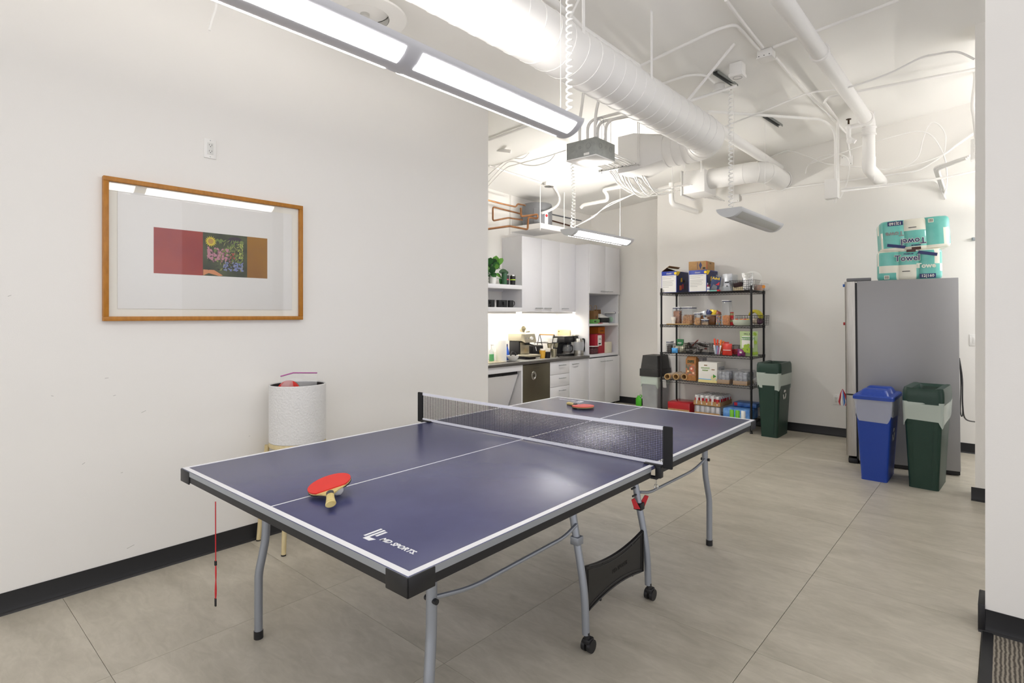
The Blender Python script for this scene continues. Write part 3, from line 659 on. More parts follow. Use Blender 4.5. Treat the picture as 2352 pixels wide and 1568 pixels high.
# ------------------------------------------------------------------ round diffuser partly hidden by the lamp
rc = at(838, 40, z=3.33)
rd = thing('round_fixture', 'round white ceiling diffuser behind the long lamp', 'diffuser', (rc.x, rc.y, 3.33))
MB().lathe([(.155, 0), (.262, -.004), (.268, .004), (.17, .06), (.155, .06)], 48).build('flange', PLW, rd)
MB().lathe([(.154, .045), (.154, .002)], 48).build('inner_ring', CHROME, rd)
MB().lathe([(0, .02), (.09, .028), (.15, .045)], 40).build('baffle', PLW, rd)
MB().cyl((.0, 0, .002), (.0, 0, .022), .03, n=14).build('lamp_holder', CHROME, rd)
MB().cyl((0, 0, .05), (0, 0, cz(rc.x-.25, rc.y)-3.33-.004), .15, n=24).build('can', WHITE, rd)
# ------------------------------------------------------------------ kitchen ceiling clutter
tag(MB().tube(bend_path([atc(1123, 381, .02), atc(1200, 406, .02), atc(1243, 420, .02)], .05), .012, 8).build('conduit', WHITE), 'white conduit on the kitchen ceiling left of the octagonal box', 'conduit')
ob = atc(1261, 418, 0); obx = thing('octagon_box', 'white ceiling box with a bright metal plate above the water heater', 'electrical box', (ob.x, ob.y, cz(ob.x, ob.y)))
MB().lathe([(0, 0), (.062, 0), (.062, -.055), (0, -.055)], 8).build('box', WHITE, obx); MB().lathe([(0, -.056), (.066, -.056), (.066, -.062), (0, -.062)], 8).build('plate', CHROME, obx)
for lb, pts in (('upper looping white wire hanging from the kitchen ceiling', [(1122, 402), (1150, 378), (1172, 364), (1200, 364), (1215, 352), (1224, 340), (1236, 332)]), ('middle looping white wire hanging from the kitchen ceiling', [(1122, 418), (1160, 377), (1180, 371), (1205, 378), (1230, 380), (1260, 371), (1275, 355)]), ('lower looping white wire hanging from the kitchen ceiling', [(1122, 427), (1160, 388), (1185, 378), (1230, 366), (1260, 358), (1300, 345)])):
    pipe('loose_wire', lb, [at(u, v, y=4.9) for u, v in pts], .007, 'cable', smooth=True, n=6)
pipe('hanger_strap', 'flat white hanger bar crossing behind the lamp end', [at(1122, 262, y=4.6), at(1145, 336, y=4.6)], .009, 'rod')
tag(MB().rbox(-.11, .11, -.012, .012, -.018, .018, .004, T=TR(at(1158, 346, y=4.6), ry=R(16))).build('ballast', WHITE), 'small white ballast block hanging from the kitchen ceiling', 'ballast')
pb_ = atc(1236, 302, 0); bs = thing('bare_bulb', 'bare white bulb and socket on the kitchen ceiling', 'bulb', at(1247, 315, y=5.0))
MB().lathe([(0, .05), (.03, .05), (.032, 0), (.02, -.01), (0, -.01)], 16).build('socket', WHITE, bs); MB().ball((0, 0, -.035), .036, 16, 10, sc=(1, 1, 1.15)).build('bulb', PLW, bs)
MB().cyl((0, 0, .05), (0, 0, cz(bs.location.x, bs.location.y)-bs.location.z), .006, n=6).build('stem', WHITE, bs)
pipe('strut_bar', 'long white strut bar on the ceiling behind the lamp end', [atc(1123, 322, .02), atc(1215, 288, .02)], .014, 'bracket')
pipe('hanging_cord', 'short white cord end hanging at the top left by the left wall', [at(499, -12, x=-3.30), at(496, 20, x=-3.30), at(487, 45, x=-3.30), at(481, 70, x=-3.30)], .007, 'cord', smooth=True)
# ------------------------------------------------------------------ kitchen cabinets
XU, XF = -4.866, -4.63                      # front faces of the upper and of the base units
ZC = .812                                   # worktop height
def bar_handle(parent, y0, y1, x, z, vertical=False):
    h = MB().cyl((x+.028, y0, z), (x+.028, y1, z), .0055, n=8)
    for y in (y0+.02, y1-.02): h.cyl((x, y, z), (x+.028, y, z), .004, n=8)
    return h.build('handle', SILV, parent)
def unit(name, label, y0, y1, z0, z1, xf, xb=XK+.003, group=None):
    t = thing(name, label, 'cabinet', (0, 0, 0), group=group)
    c = MB(); th = .018; e = .0008
    c.box(xb, xf-.02, y0+e, y0+th, z0, z1); c.box(xb, xf-.02, y1-th, y1-e, z0, z1); c.box(xb, xf-.02, y0+th, y1-th, z0, z0+th); c.box(xb, xf-.02, y0+th, y1-th, z1-th, z1); c.box(xb, xb+.008, y0+th, y1-th, z0+th, z1-th)
    c.build('carcass', LAM, t); return t
def door(t, y0, y1, z0, z1, xf, hy, hz, name='door'):
    d = MB().rbox(xf-.0195, xf, y0+.0015, y1-.0015, z0+.0015, z1-.0015, .0012).build(name, LAM, t); bar_handle(d, hy[0], hy[1], xf, hz); return d
UY = (5.684, 6.110, 6.526, 6.928); UZ = (1.4585, 2.482)
ua = unit('upper_cabinet', 'tall white upper cabinet with two doors above the counter', UY[0], UY[2], *UZ, XU)
door(ua, UY[0], UY[1], *UZ, XU, (UY[1]-.16, UY[1]-.01), 1.508); door(ua, UY[1], UY[2], *UZ, XU, (UY[1]+.04, UY[1]+.19), 1.508)
ub = unit('upper_cabinet', 'narrow white upper cabinet with one door beside the tall unit', UY[2], UY[3], *UZ, XU)
door(ub, UY[2], UY[3], *UZ, XU, (UY[2]+.04, UY[2]+.19), 1.505)
# open shelves left of the upper units
for za, zb, lb in ((1.757, 1.812, 'upper open white kitchen shelf holding the plant'), (1.458, 1.514, 'lower open white kitchen shelf holding the black mugs')):
    s_ = thing('open_shelf', lb, 'shelf', (XK, 5.0, za)); MB().rbox(.0, XU-XK+.004, -.75, .681, 0, zb-za, .002).build('board', LAM, s_)
    MB().box(.0, .03, -.75, .681, -.02, .0).build('cleat', LAM, s_)
# counter lights
for y0, y1, lb in ((5.72, 6.90, 'slim lit strip lamp under the upper cabinets'), (4.5, 5.6, 'slim lit strip lamp under the open shelf')):
    s_ = thing('counter_strip_lamp', lb, 'strip lamp', (XU-.05, (y0+y1)/2, 1.4575)); l = (y1-y0)/2
    MB().box(.012, .018, -l, l, -.024, 0).box(-.016, .012, -l, l, -.004, 0).build('housing', WHITE, s_); MB().box(-.014, .010, -l+.01, l-.01, -.020, -.005).build('lens', M('strip_lit', 'fff8ea', .4, emit=STRIP), s_)
# tall unit
YT0, YTM, YT1 = 6.93, 7.36, 7.788
tl = thing('tall_cabinet', 'tall white kitchen unit with open niche at the right end', 'cabinet')
c = MB(); xf = XF; th = .022
c.box(XK, xf-.002, YT0, YT0+th, .04, 2.470); c.box(XK, xf-.002, YT1-th, YT1, .04, 2.470)
c.box(XK, XK+.01, YT0+th, YT1-th, .04, 2.47); c.box(XK+.01, xf-.02, YT0+th, YT1-th, 2.45, 2.47); c.box(XK+.01, xf-.02, YT0+th, YT1-th, .04, .06)
c.build('carcass', LAM, tl)
MB().rbox(XK+.01, xf-.001, YT0+th, YT1-th, 1.249, 1.281, .001).build('niche_shelf', LAM, tl)
MB().rbox(XK+.01, xf-.0005, YT0+th, YT1-th, .778, .818, .001).build('niche_base', LAM, tl)
MB().box(XK+.01, xf-.02, YT0+th, YT1-th, 1.735, 1.753).build('niche_top', LAM, tl)
door(tl, YT0-.002, YTM, 1.735, 2.472, xf+.02, (YTM-.15, YTM-.005), 1.775, 'upper_door'); door(tl, YTM, YT1+.002, 1.735, 2.472, xf+.02, (YTM+.03, YTM+.175), 1.775, 'upper_door')
door(tl, YT0, YTM, .045, .765, xf+.018, (YTM-.155, YTM-.01), .705, 'lower_door'); door(tl, YTM, YT1, .045, .765, xf+.018, (YTM+.03, YTM+.175), .705, 'lower_door')
# base units
YB = (4.1, 5.426, 5.997, 6.448, 6.929)
db = unit('drawer_unit', 'white base unit with three drawers beside the dishwasher', YB[2], YB[3], .045, .775, XF)
for z0, z1 in ((.595, .772), (.425, .591), (.24, .421), (.05, .236)):
    d = MB().rbox(XF-.0195, XF, YB[2]+.002, YB[3]-.002, z0, z1, .0012).build('drawer_front', LAM, db); bar_handle(d, 6.175, 6.325, XF, z1-.055)
bc = unit('base_cabinet', 'white base unit with one door below the kettle', YB[3], YB[4], .045, .775, XF)
door(bc, YB[3], YB[4], .045, .772, XF, (YB[3]+.04, YB[3]+.19), .712)
kb = MB().box(XK, XF-.07, 4.1, YT1, .0, .04).build('kickboard', BLACKB); tag(kb, 'black recessed kickboard below the kitchen base units', 'kickboard')
# dishwasher
DWM = M('bronze_steel', '6e6858', .34, .75, noise=(20, '635d4e', (1, 1, 40)))
dw = thing('dishwasher', 'dark bronze steel dishwasher with a round dial under the counter', 'dishwasher', (XF, (YB[1]+YB[2])/2, .0)); hw_ = (YB[2]-YB[1])/2-.004
MB().box(XK-XF, -.03, -hw_, hw_, .045, .768).build('body', GREYM, dw)
MB().rbox(-.03, .0, -hw_, hw_, .05, .768, .003).build('door', DWM, dw)
for z in (.745, .712): MB().box(.0, .001, -.085, .045, z, z+.003).build('vent_line', BLK, dw)
di = MB().lathe([(0, .002), (.030, .003), (.034, .008), (.044, .008), (.048, .0)], 24, T=TR((.0, -.065, .62), ry=PI/2), sx=1.25).build('dial', STEEL, dw)
MB().lathe([(0, .012), (.02, .012), (.022, .003)], 16, T=TR((.0, -.065, .62), ry=PI/2)).build('badge', DWM, di)
# sink unit with the slanting knee panel
su = thing('sink_unit', 'white sink unit with slanting knee panel under the counter', 'cabinet', (XF, 0, 0))
MB().rbox(-.03, 0, 4.1, YB[1]-.03, .70, .775, .001).build('apron', LAM, su); MB().rbox(XK-XF+.003, 0, YB[1]-.03, YB[1]-.004, .04, .775, .001).build('side_panel', LAM, su)
T_ = TR((-.05, 0, .665)); 
MB().frustum([[(-.035, 4.1, .655), (-.035, 5.37, .655), (-.235, 5.37, .16), (-.235, 4.1, .16)], [(-.05, 4.1, .65), (-.05, 5.37, .65), (-.25, 5.37, .155), (-.25, 4.1, .155)]], None).build('knee_panel', LAM, su)
MB().box(-.36, -.345, 4.1, YB[1]-.03, .04, .775).build('back_panel', LAM, su); MB().box(-.10, -.06, 4.1, YB[1]-.04, .66, .70).build('painted_recess_shade', BLK, su)  # black plate stands in for the shade in the open gap below the apron
# worktop and sink rim
CTR = M('dark_worktop', '4c4a48', .3, noise=(60, '565350'))
ct = thing('worktop', 'dark grey kitchen worktop with a thin front edge', 'worktop', (0, 0, 0))
MB().rbox(XK, XF+.02, 3.9, YT0-.002, ZC-.034, ZC, .002).build('slab', CTR, ct)
sk = thing('sink', 'pale sink rim set into the left end of the worktop', 'sink', at(1150, 833, z=ZC))
MB().rbox(-.42, -.02, -.45, .12, .0005, .010, .004).build('rim', M('sink_cream', 'cfc4ac', .3), sk); MB().rbox(-.38, -.06, -.42, .08, .0101, .0125, .001).build('basin', M('sink_inner', 'b3a48a', .3), sk)

# ------------------------------------------------------------------ on the open shelves
LEAF = [M('leaf_dark', '1f4a26', .4), M('leaf_mid', '2e6a2f', .4), M('leaf_light', '5d9a35', .42)]
zs = 1.8125
pl = thing('potted_plant', 'leafy green houseplant in a white pot on the upper shelf', 'plant', (-5.02, 5.27, zs))
MB().lathe([(0, 0), (.045, 0), (.055, .12), (.05, .12), (.048, .105), (0, .105)], 20).build('pot', PLW, pl)
rnd = random.Random(3)
def leaf(mb, base, dirv, length, width, mi=0, droop=.25):
    d = Vector(dirv).normalized(); side = d.cross(Vector((.55, -.62, .45)))
    if side.length < .05: side = Vector((1, 0, 0))
    side.normalize(); up = side.cross(d); rows = []
    for i in range(6):
        t = i/5; wd = width*math.sin(PI*min(1, .05+.95*t**1.15))**.62
        c = Vector(base) + d*length*t - Vector((0, 0, 1))*droop*length*t*t
        rows.append([c - side*wd + up*wd*.25, c, c + side*wd + up*wd*.25])
    vs = [p for r_ in rows for p in r_]; fs = []
    for i in range(5):
        for j in range(2): fs.append((i*3+j, i*3+j+1, (i+1)*3+j+1, (i+1)*3+j))
    mb.add(vs, fs, mi)
for k in range(44):
    a = rnd.uniform(0, 2*PI); el = rnd.uniform(-.35, 1.15); r0 = rnd.uniform(.02, .09)
    b0 = Vector((r0*math.cos(a)*.6+.02, r0*1.3*math.sin(a)-.04-.10*rnd.random(), .13+.13*rnd.random()*(el > 0)))
    mb = MB(); mb.tube([(0, 0, .1), b0*.6+Vector((0, 0, .03)), b0], .0025, 5, mi=1); leaf(mb, b0, (math.cos(a)*math.cos(el)*.7, math.sin(a)*math.cos(el), math.sin(el)), rnd.uniform(.085, .12), rnd.uniform(.036, .048), 0, .2)
    mb.build('leaf', [LEAF[rnd.choice((0, 0, 1, 1, 2))], LEAF[1]], pl)
for bx, dr, l, wd, mi in (((.02, .06, .24), (.1, .6, .75), .16, .04, 2), ((.02, .02, .23), (.1, .1, 1), .16, .05, 2), ((.03, .10, .16), (.2, 1, .15), .15, .05, 0), ((.04, .09, .08), (.2, .6, -.9), .11, .035, 1)):
    mb = MB(); leaf(mb, bx, dr, l, wd, 0, .05); mb.tube([(0, 0, .1), bx], .0025, 5, mi=1); mb.build('leaf', [LEAF[mi], LEAF[1]], pl)
wbk = thing('wire_basket', 'black wire basket left of the plant on the upper shelf', 'basket', (-5.03, 5.0, zs))
def wire_basket(parent, lx, ly, h, st=.03, r=.0016, flare=1.0, m=BLKM):
    rim = MB().tube([(lx*flare, ly*flare, h), (-lx*flare, ly*flare, h), (-lx*flare, -ly*flare, h), (lx*flare, -ly*flare, h)], r*2, 6, closed=True); rim.build('rim', m, parent)
    g = MB(); n1 = max(2, int(2*lx/st)); n2 = max(2, int(2*ly/st)); n3 = max(2, int(h/st))
    for i in range(n1+1):
        t = -1+2*i/n1; g.tube([(t*lx*flare, -ly*flare, h), (t*lx, -ly, .003), (t*lx, ly, .003), (t*lx*flare, ly*flare, h)], r, 4)
    for i in range(n2+1):
        t = -1+2*i/n2; g.tube([(-lx*flare, t*ly*flare, h), (-lx, t*ly, .003), (lx, t*ly, .003), (lx*flare, t*ly*flare, h)], r, 4)
    for i in range(1, n3):
        f = 1+(flare-1)*i/n3; z = h*i/n3; g.tube([(lx*f, ly*f, z), (-lx*f, ly*f, z), (-lx*f, -ly*f, z), (lx*f, -ly*f, z)], r, 4, closed=True)
    o = g.build('wire_mesh', m, parent); o['kind'] = 'stuff'
wire_basket(wbk, .09, .13, .13, .028)
def tumbler(name, label, loc, r, h, m, lidm=None, band=None, cat='cup'):
    t = thing(name, label, cat, loc); MB().lathe([(0, 0), (r*.9, 0), (r*.93, .004), (r, h*.9), (r, h), (r*.92, h), (r*.9, h*.92), (0, h*.9)], 22).build('body', m, t)
    if lidm: MB().lathe([(0, h+.012), (r*.9, h+.012), (r*1.03, h+.006), (r*1.03, h-.006)], 22).build('lid', lidm, t)
    if band: MB().lathe([(r*.975, h*.52), (r*.99, h*.52), (r*.995, h*.62), (r*.98, h*.62)], 22).build('printed_band', band, t)
    return t
GRN = M('green_enamel', '2f5d3c', .4)
tumbler('travel_tumbler', 'green travel tumbler in front of the plant', (-4.93, 5.40, zs), .036, .15, GRN, M('dark_green', '24482f', .4))
tumbler('drink_can', 'black can with a pink ring beside the green tumbler', (-4.98, 5.50, zs), .033, .13, BLK, None, M('pink_print', 'd85a6a', .5), 'can')
tumbler('travel_mug', 'black travel mug at the right end of the upper shelf', (-4.96, 5.60, zs), .038, .13, BLK, CHROME, M('lime_print', 'b9d84a', .5), 'mug')
def mug(label, loc, rz):
    t = thing('mug', label, 'mug', loc, rz, 'black mugs on the lower shelf'); MB().lathe([(0, 0), (.036, 0), (.04, .01), (.04, .095), (.036, .095), (.035, .012), (0, .01)], 20).build('body', M('mug_black', '222426', .3), t)
    MB().tube(smooth_path([(.038, 0, .08), (.065, 0, .078), (.068, 0, .04), (.038, 0, .02)], 5), .006, 7).build('handle', MATS['mug_black'], t); return t
m0 = mug('black mug at the far right end of the lower shelf', (-4.96, 5.555, 1.5145), R(80))
for lb, x, y, a in (('second black mug from the right on the lower shelf', -4.97, 5.44, 150), ('third black mug from the right on the lower shelf', -4.95, 5.325, 60), ('fourth black mug from the right on the lower shelf', -4.97, 5.20, 200), ('fifth black mug from the right on the lower shelf', -4.96, 5.09, 80), ('leftmost visible black mug on the lower shelf', -4.97, 4.98, 120)):
    dup(m0, (x, y, 1.5145), R(a), lb)

# ------------------------------------------------------------------ on the worktop (base points surveyed on the counter plane)
def ctr(u, v): p = at(u, v, z=ZC); return Vector((min(p.x, XF-.06), p.y, ZC+.0005))
def cx(u, x): q = at(u, 700, x=x); return Vector((x, q.y, ZC+.0005))
so = thing('soap_bottle', 'clear pump bottle of green soap by the sink', 'bottle', cx(1129, -4.92))
MB().lathe([(0, 0), (.032, 0), (.034, .01), (.034, .14), (.015, .16), (.013, .165), (0, .165)], 18).build('bottle', CLEARP, so); MB().lathe([(0, .003), (.031, .003), (.031, .10), (0, .10)], 18).build('soap', M('green_soap', '35b45a', .25), so)
MB().cyl((0, 0, .165), (0, 0, .215), .008).rbox(-.01, .045, -.01, .01, .215, .228, .003).build('pump', PLW, so)
s2 = tumbler('spray_bottle', 'small white bottle behind the soap', cx(1136, -5.05), .026, .12, PLW, None, None, 'bottle')
pt = thing('paper_towel_roll', 'standing white paper towel roll on the worktop', 'paper towel', cx(1151.5, -4.86))
MB().lathe([(.02, 0), (.066, 0), (.068, .005), (.068, .272), (.066, .277), (.02, .277), (.018, .27), (.018, .005), (.02, 0)], 30).build('roll', M('paper_towel', 'f1efe9', .9, bump=(60, .04)), pt)
db_ = thing('detergent_bottle', 'blue detergent bottle behind the paper towel roll', 'bottle', cx(1164.5, -4.95))
MB().lathe([(0, 0), (.03, 0), (.035, .02), (.034, .09), (.015, .16), (.011, .18), (0, .18)], 16).build('bottle', M('detergent_blue', '2b55b0', .25), db_); MB().cyl((0, 0, .18), (0, 0, .215), .011).build('cap', NAVY, db_)
bw = thing('bowl', 'white bowl with a black scrub brush on the worktop', 'bowl', cx(1178, -4.80)); MB().lathe([(0, 0), (.035, 0), (.07, .04), (.083, .075), (.079, .075), (.066, .042), (.03, .008), (0, .008)], 26).build('bowl', PLW, bw)
br_ = thing('scrub_brush', 'black scrub brush lying in the white bowl', 'brush', cx(1178, -4.80)+Vector((0, 0, .045)))
MB().tube(smooth_path([(0, -.05, .02), (0, -.01, .075), (0, .04, .055), (0, .055, .02)], 5), .011, 8).build('handle', BLK, br_); MB().lathe([(0, 0), (.045, .005), (.04, .025), (0, .03)], 16).build('head', BLK, br_)
# espresso machine
EM = M('machine_steel', 'c9c2ac', .28, .75)
es = thing('espresso_machine', 'steel espresso machine with black sides on the worktop', 'espresso machine', cx(1202, -4.93), R(0))
MB().rbox(-.16, .13, -.11, .11, .0, .06, .006).build('base', BLK, es); MB().rbox(.0, .21, -.12, .12, .045, .075, .006).build('drip_tray', EM, es)
MB().rbox(-.16, .02, -.115, .115, .06, .27, .012).build('body', BLK, es); MB().rbox(.021, .03, -.09, .09, .08, .25, .002).build('steel_back', EM, es)
MB().rbox(-.16, .08, -.135, .135, .27, .375, .008).build('top_housing', EM, es)
fp = MB().frustum([[(.08, -.135, .275), (.08, .135, .275), (.08, .135, .375), (.08, -.135, .375)], [(.135, -.12, .25), (.135, .12, .25), (.10, .125, .372), (.10, -.125, .372)]], None).build('front_panel', EM, es)
for y in (-.08, -.03, .07): MB().cyl((.11, y, .315), (.124, y, .315), .010, n=10).build('button', CHROME, fp)
MB().cyl((.115, .03, .31), (.132, .03, .31), .024, n=16).build('gauge', PLW, fp)
MB().cyl((.06, .02, .21), (.06, .02, .27), .03, n=16).tube([(.07, .02, .225), (.2, .02, .20)], .011, 8).build('portafilter', BLK, es)
MB().tube([(.09, .10, .28), (.12, .11, .2), (.14, .115, .12)], .004, 6).build('steam_wand', CHROME, es); es.scale = (1, 1, .92)
po = thing('milk_jug', 'steel jug lying on top of the espresso machine', 'jug', cx(1199, -4.97)+Vector((0, -.02, .3455)), R(0))
MB().lathe([(0, 0), (.03, .002), (.046, .05), (.048, .052), (.03, .0)], 20, T=TR((0, 0, .049), ry=R(78))).build('cup', EM, po); MB().tube([(.0, .06, .02), (.01, .17, .025)], .010, 8).build('arm', EM, po)
# toaster, cup rack, cups
to = thing('toaster', 'small black toaster behind the yellow cup', 'toaster', cx(1228, -5.03)); MB().rbox(-.07, .07, -.12, .12, .005, .17, .02).build('body', BLK, to); MB().box(-.03, -.01, -.09, .09, .171, .173).box(.01, .03, -.09, .09, .171, .173).build('slots', STEEL, to)
rk = thing('cup_rack', 'folding black cup rack with a wooden handle', 'cup rack', cx(1256, -4.90))
for x in (-.13, .13):
    for s_ in (-1, 1): MB().tube([(x, s_*.005, .32), (x, s_*.11, .0)], .005, 6).build('leg', BLKM, rk)
MB().cyl((-.13, 0, .32), (.13, 0, .32), .008).build('handle', M('oak', 'b98445', .5), rk)
for s_ in (-1, 1): MB().tube([(-.14, s_*.10, .205), (.14, s_*.10, .205)], .004, 6).build('rail', BLKM, rk)
MB().tube([(-.13, -.13, .205), (-.13, .13, .205)], .004, 6).build('cross_rail', BLKM, rk); MB().tube([(.13, -.13, .205), (.13, .13, .205)], .004, 6).build('cross_rail', BLKM, rk)
PORC = M('porcelain', 'efeee9', .25); SIP = M('steel_cup', 'c2bda6', .22, .85)
def small_cup(label, loc, r, h, m, group=None):
    t = tag(MB().lathe([(0, 0), (r*.75, 0), (r, h), (r*.93, h), (r*.7, .006), (0, .006)], 18).build('cup', m), label, 'cup', group); t.location = loc; return t
b0 = cx(1256, -4.90)
for i, (dy, dz, lb, m) in enumerate(((-.09, .215, 'white cup upturned on the left side of the rack', PORC), (.02, .215, 'white cup on the middle of the rack', PORC), (-.09, .14, 'steel cup hanging on the left under the rack', SIP), (.05, .14, 'steel cup hanging on the right under the rack', SIP))):
    small_cup(lb, b0+Vector((.13 if i < 2 else .12, dy, dz)), .036, .06, m)
yc = cx(1246, -4.76); small_cup('mustard yellow cup in front of the rack', yc, .043, .115, M('mustard', 'd8a93f', .5))
pods = small_cup('white paper bits heaped in the yellow cup', yc+Vector((0, 0, .09)), .036, .045, PAPERW)
small_cup('short black cup beside the yellow cup', cx(1257, -4.74), .052, .09, BLK)
small_cup('brushed steel canister cup right of the black cup', cx(1272, -4.74), .045, .125, SIP)
mt = MB().rbox(-.14, .14, -.42, .42, 0, .006, .002).build('bar_mat', M('mat_grey', '8a8a86', .55)); mt.location = cx(1224, -4.77); tag(mt, 'grey drying mat under the machines at the counter edge', 'mat')
# cutting board, coffee maker, kettle
cb = thing('cutting_board', 'pale wooden cutting board leaning behind the coffee maker', 'cutting board', (-5.07, 6.905, ZC+.0005)); MB().rbox(-.118, .118, -.012, .008, .0, .375, .006, T=TR((0, 0, 0), rx=R(-2))).build('board', M('board_wood', 'dcc9a0', .55, noise=(8, 'cdb688', (1, 1, 8))), cb)
MB().cyl((-.09, -.014, .345), (-.09, -.0, .345), .01, n=12, T=TR((0, 0, 0), rx=R(-2))).build('hang_hole', M('hole_brown', '6b5233', .7), cb)
cm = thing('coffee_maker', 'black drip coffee maker with a glass jug', 'coffee maker', cx(1297, -4.90))
MB().rbox(-.13, .10, -.13, .13, .0, .035, .012).build('base', BLK, cm); MB().lathe([(0, .036), (.085, .036), (.085, .044), (0, .044)], 24, c=(.03, .02, 0)).build('hot_plate', STEEL, cm)
MB().rbox(-.13, -.03, -.13, .13, .035, .23, .01).build('column', BLK, cm); MB().rbox(-.13, .10, -.14, .14, .225, .325, .02).build('head', BLK, cm); MB().rbox(-.13, .10, -.145, .145, .325, .335, .004).build('lid', STEEL, cm)
MB().rbox(-.03, .03, .125, .13, .05, .22, .002).build('side_trim', GREYM, cm)
MB().lathe([(0, 0), (.06, 0), (.072, .04), (.070, .09), (.055, .13), (.05, .14)], 22, c=(.03, .02, .046)).build('glass_jug', CLEARP, cm); MB().lathe([(0, 0), (.058, 0), (.068, .03), (0, .031)], 22, c=(.03, .02, .047)).build('coffee', M('coffee', '2a1a10', .3), cm)
MB().tube(smooth_path([(.09, .02, .17), (.125, .02, .165), (.125, .02, .09), (.10, .02, .07)], 5), .009, 8).build('jug_handle', BLK, cm)
MB().rbox(.06, .12, .10, .19, .235, .33, .012).build('filter_basket', BLK, cm); MB().rbox(.055, .125, .095, .195, .33, .35, .006).build('basket_lid', STEEL, cm); cm.scale = (1, 1, .87)
kt = thing('kettle', 'glass and steel electric kettle at the right end of the counter', 'kettle', Vector((-4.735, 6.825, ZC+.0005)))
MB().lathe([(0, 0), (.075, 0), (.075, .022), (0, .024)], 26).build('power_base', STEEL, kt); MB().lathe([(0, .026), (.073, .026), (.071, .075), (0, .075)], 26).build('steel_foot', STEEL, kt)
MB().lathe([(.070, .076), (.063, .19), (.058, .205)], 26).build('glass_body', CLEARP, kt); MB().lathe([(.059, .205), (.053, .245), (.05, .25), (0, .252)], 26).build('collar', STEEL, kt)
MB().tube(smooth_path([(.02, .055, .24), (.03, .10, .235), (.03, .115, .15), (.03, .10, .07), (.02, .07, .05)], 6), .013, 8).build('handle', BLK, kt)
pipe('power_cable', 'thin black cable lying behind the kettle', [Vector((-4.83, 6.84, ZC+.004)), Vector((-4.95, 6.88, ZC+.004)), Vector((-5.15, 6.80, ZC+.004))], .003, 'cable', m=BLK, smooth=True)
# ------------------------------------------------------------------ niche contents
zn, zl = 1.2812, .8185
def nx(u, x, z): q = at(u, 700, x=x); return Vector((x, q.y, z))
pg = thing('paper_bag', 'brown paper gift bag with handles in the upper niche', 'paper bag', nx(1362, -4.78, zn)); BRN = M('brown_paper', '7d5a36', .75)
MB().frustum([[(-.06, -.06, 0), (.06, -.06, 0), (.06, .06, 0), (-.06, .06, 0)], [(-.055, -.062, .20), (.055, -.062, .20), (.055, .062, .20), (-.055, .062, .20)]], None).build('bag', BRN, pg)
for x in (-.045, .045): MB().tube(smooth_path([(x, -.035, .2), (x, -.03, .27), (x, .03, .27), (x, .035, .2)], 5), .004, 6).build('handle', M('brown_cord', '9a7a50', .7), pg)
MB().tube([(.061, .012*math.cos(q), .10+.022*math.sin(q)) for q in [2*PI*k/14 for k in range(14)]], .003, 5, closed=True).build('printed_mark', BLK, pg)
p3_ = MB().rbox(-.05, .05, -.05, .05, 0, .22, .003).build('brown_box', BRN); p3_.location = nx(1373, -5.0, zn); tag(p3_, 'brown card box behind the paper gift bag', 'box')
gb = thing('storage_tub', 'low green tub with a dark grip in the upper niche', 'tub', nx(1362, -4.70, zn)+Vector((0, .03, 0))); MB().rbox(-.05, .05, -.085, .085, 0, .065, .008).build('tub', M('tub_green', '5d9a4c', .45), gb); MB().rbox(.05, .053, -.07, -.02, .025, .045, .001).build('grip', BLK, gb)
wt = MB().frustum([[(-.1, -.13, 0), (.1, -.13, 0), (.1, .13, 0), (-.1, .13, 0)], [(-.02, -.02, .06), (.02, -.02, .06), (.02, .01, .06), (-.02, .01, .06)]], None).build('folded_paper', PAPERW); wt.location = nx(1377, -4.85, zn+.09); tag(wt, 'white folded paper peaked over dark boxes in the niche', 'paper')
bx_ = MB().rbox(-.1, .1, -.12, .12, 0, .09, .004).build('black_box', BLK); bx_.location = nx(1378, -4.84, zn); tag(bx_, 'black box beneath the white folded paper', 'box')
gj = thing('storage_jar', 'clear lidded jar with a pale green bag in the niche', 'jar', nx(1405, -4.76, zn)); MB().rbox(-.08, .08, -.09, .09, 0, .16, .01).build('jar', CLEARP, gj); MB().rbox(-.085, .085, -.095, .095, .16, .175, .004).build('lid', PLW, gj); MB().rbox(.05, .09, -.03, .03, .155, .18, .004).build('latch', NAVY, gj); MB().ball((0, .01, .06), .06, 14, 8, sc=(.9, .95, 1)).build('green_bag', M('mint_bag', 'a8cfae', .6), gj)
for u, lb, col, w_ in ((1384, 'white leaflet stack on the niche shelf', 'e6e2e4', .1), (1374, 'red card under the leaflets on the niche shelf', 'b03040', .06)):
    o = MB().rbox(-.05, .05, -w_, w_, 0, .012, .002).build('leaflet', M('leaflet_'+col, col, .6)); o.location = nx(u, -4.69, zn); tag(o, lb, 'leaflet')
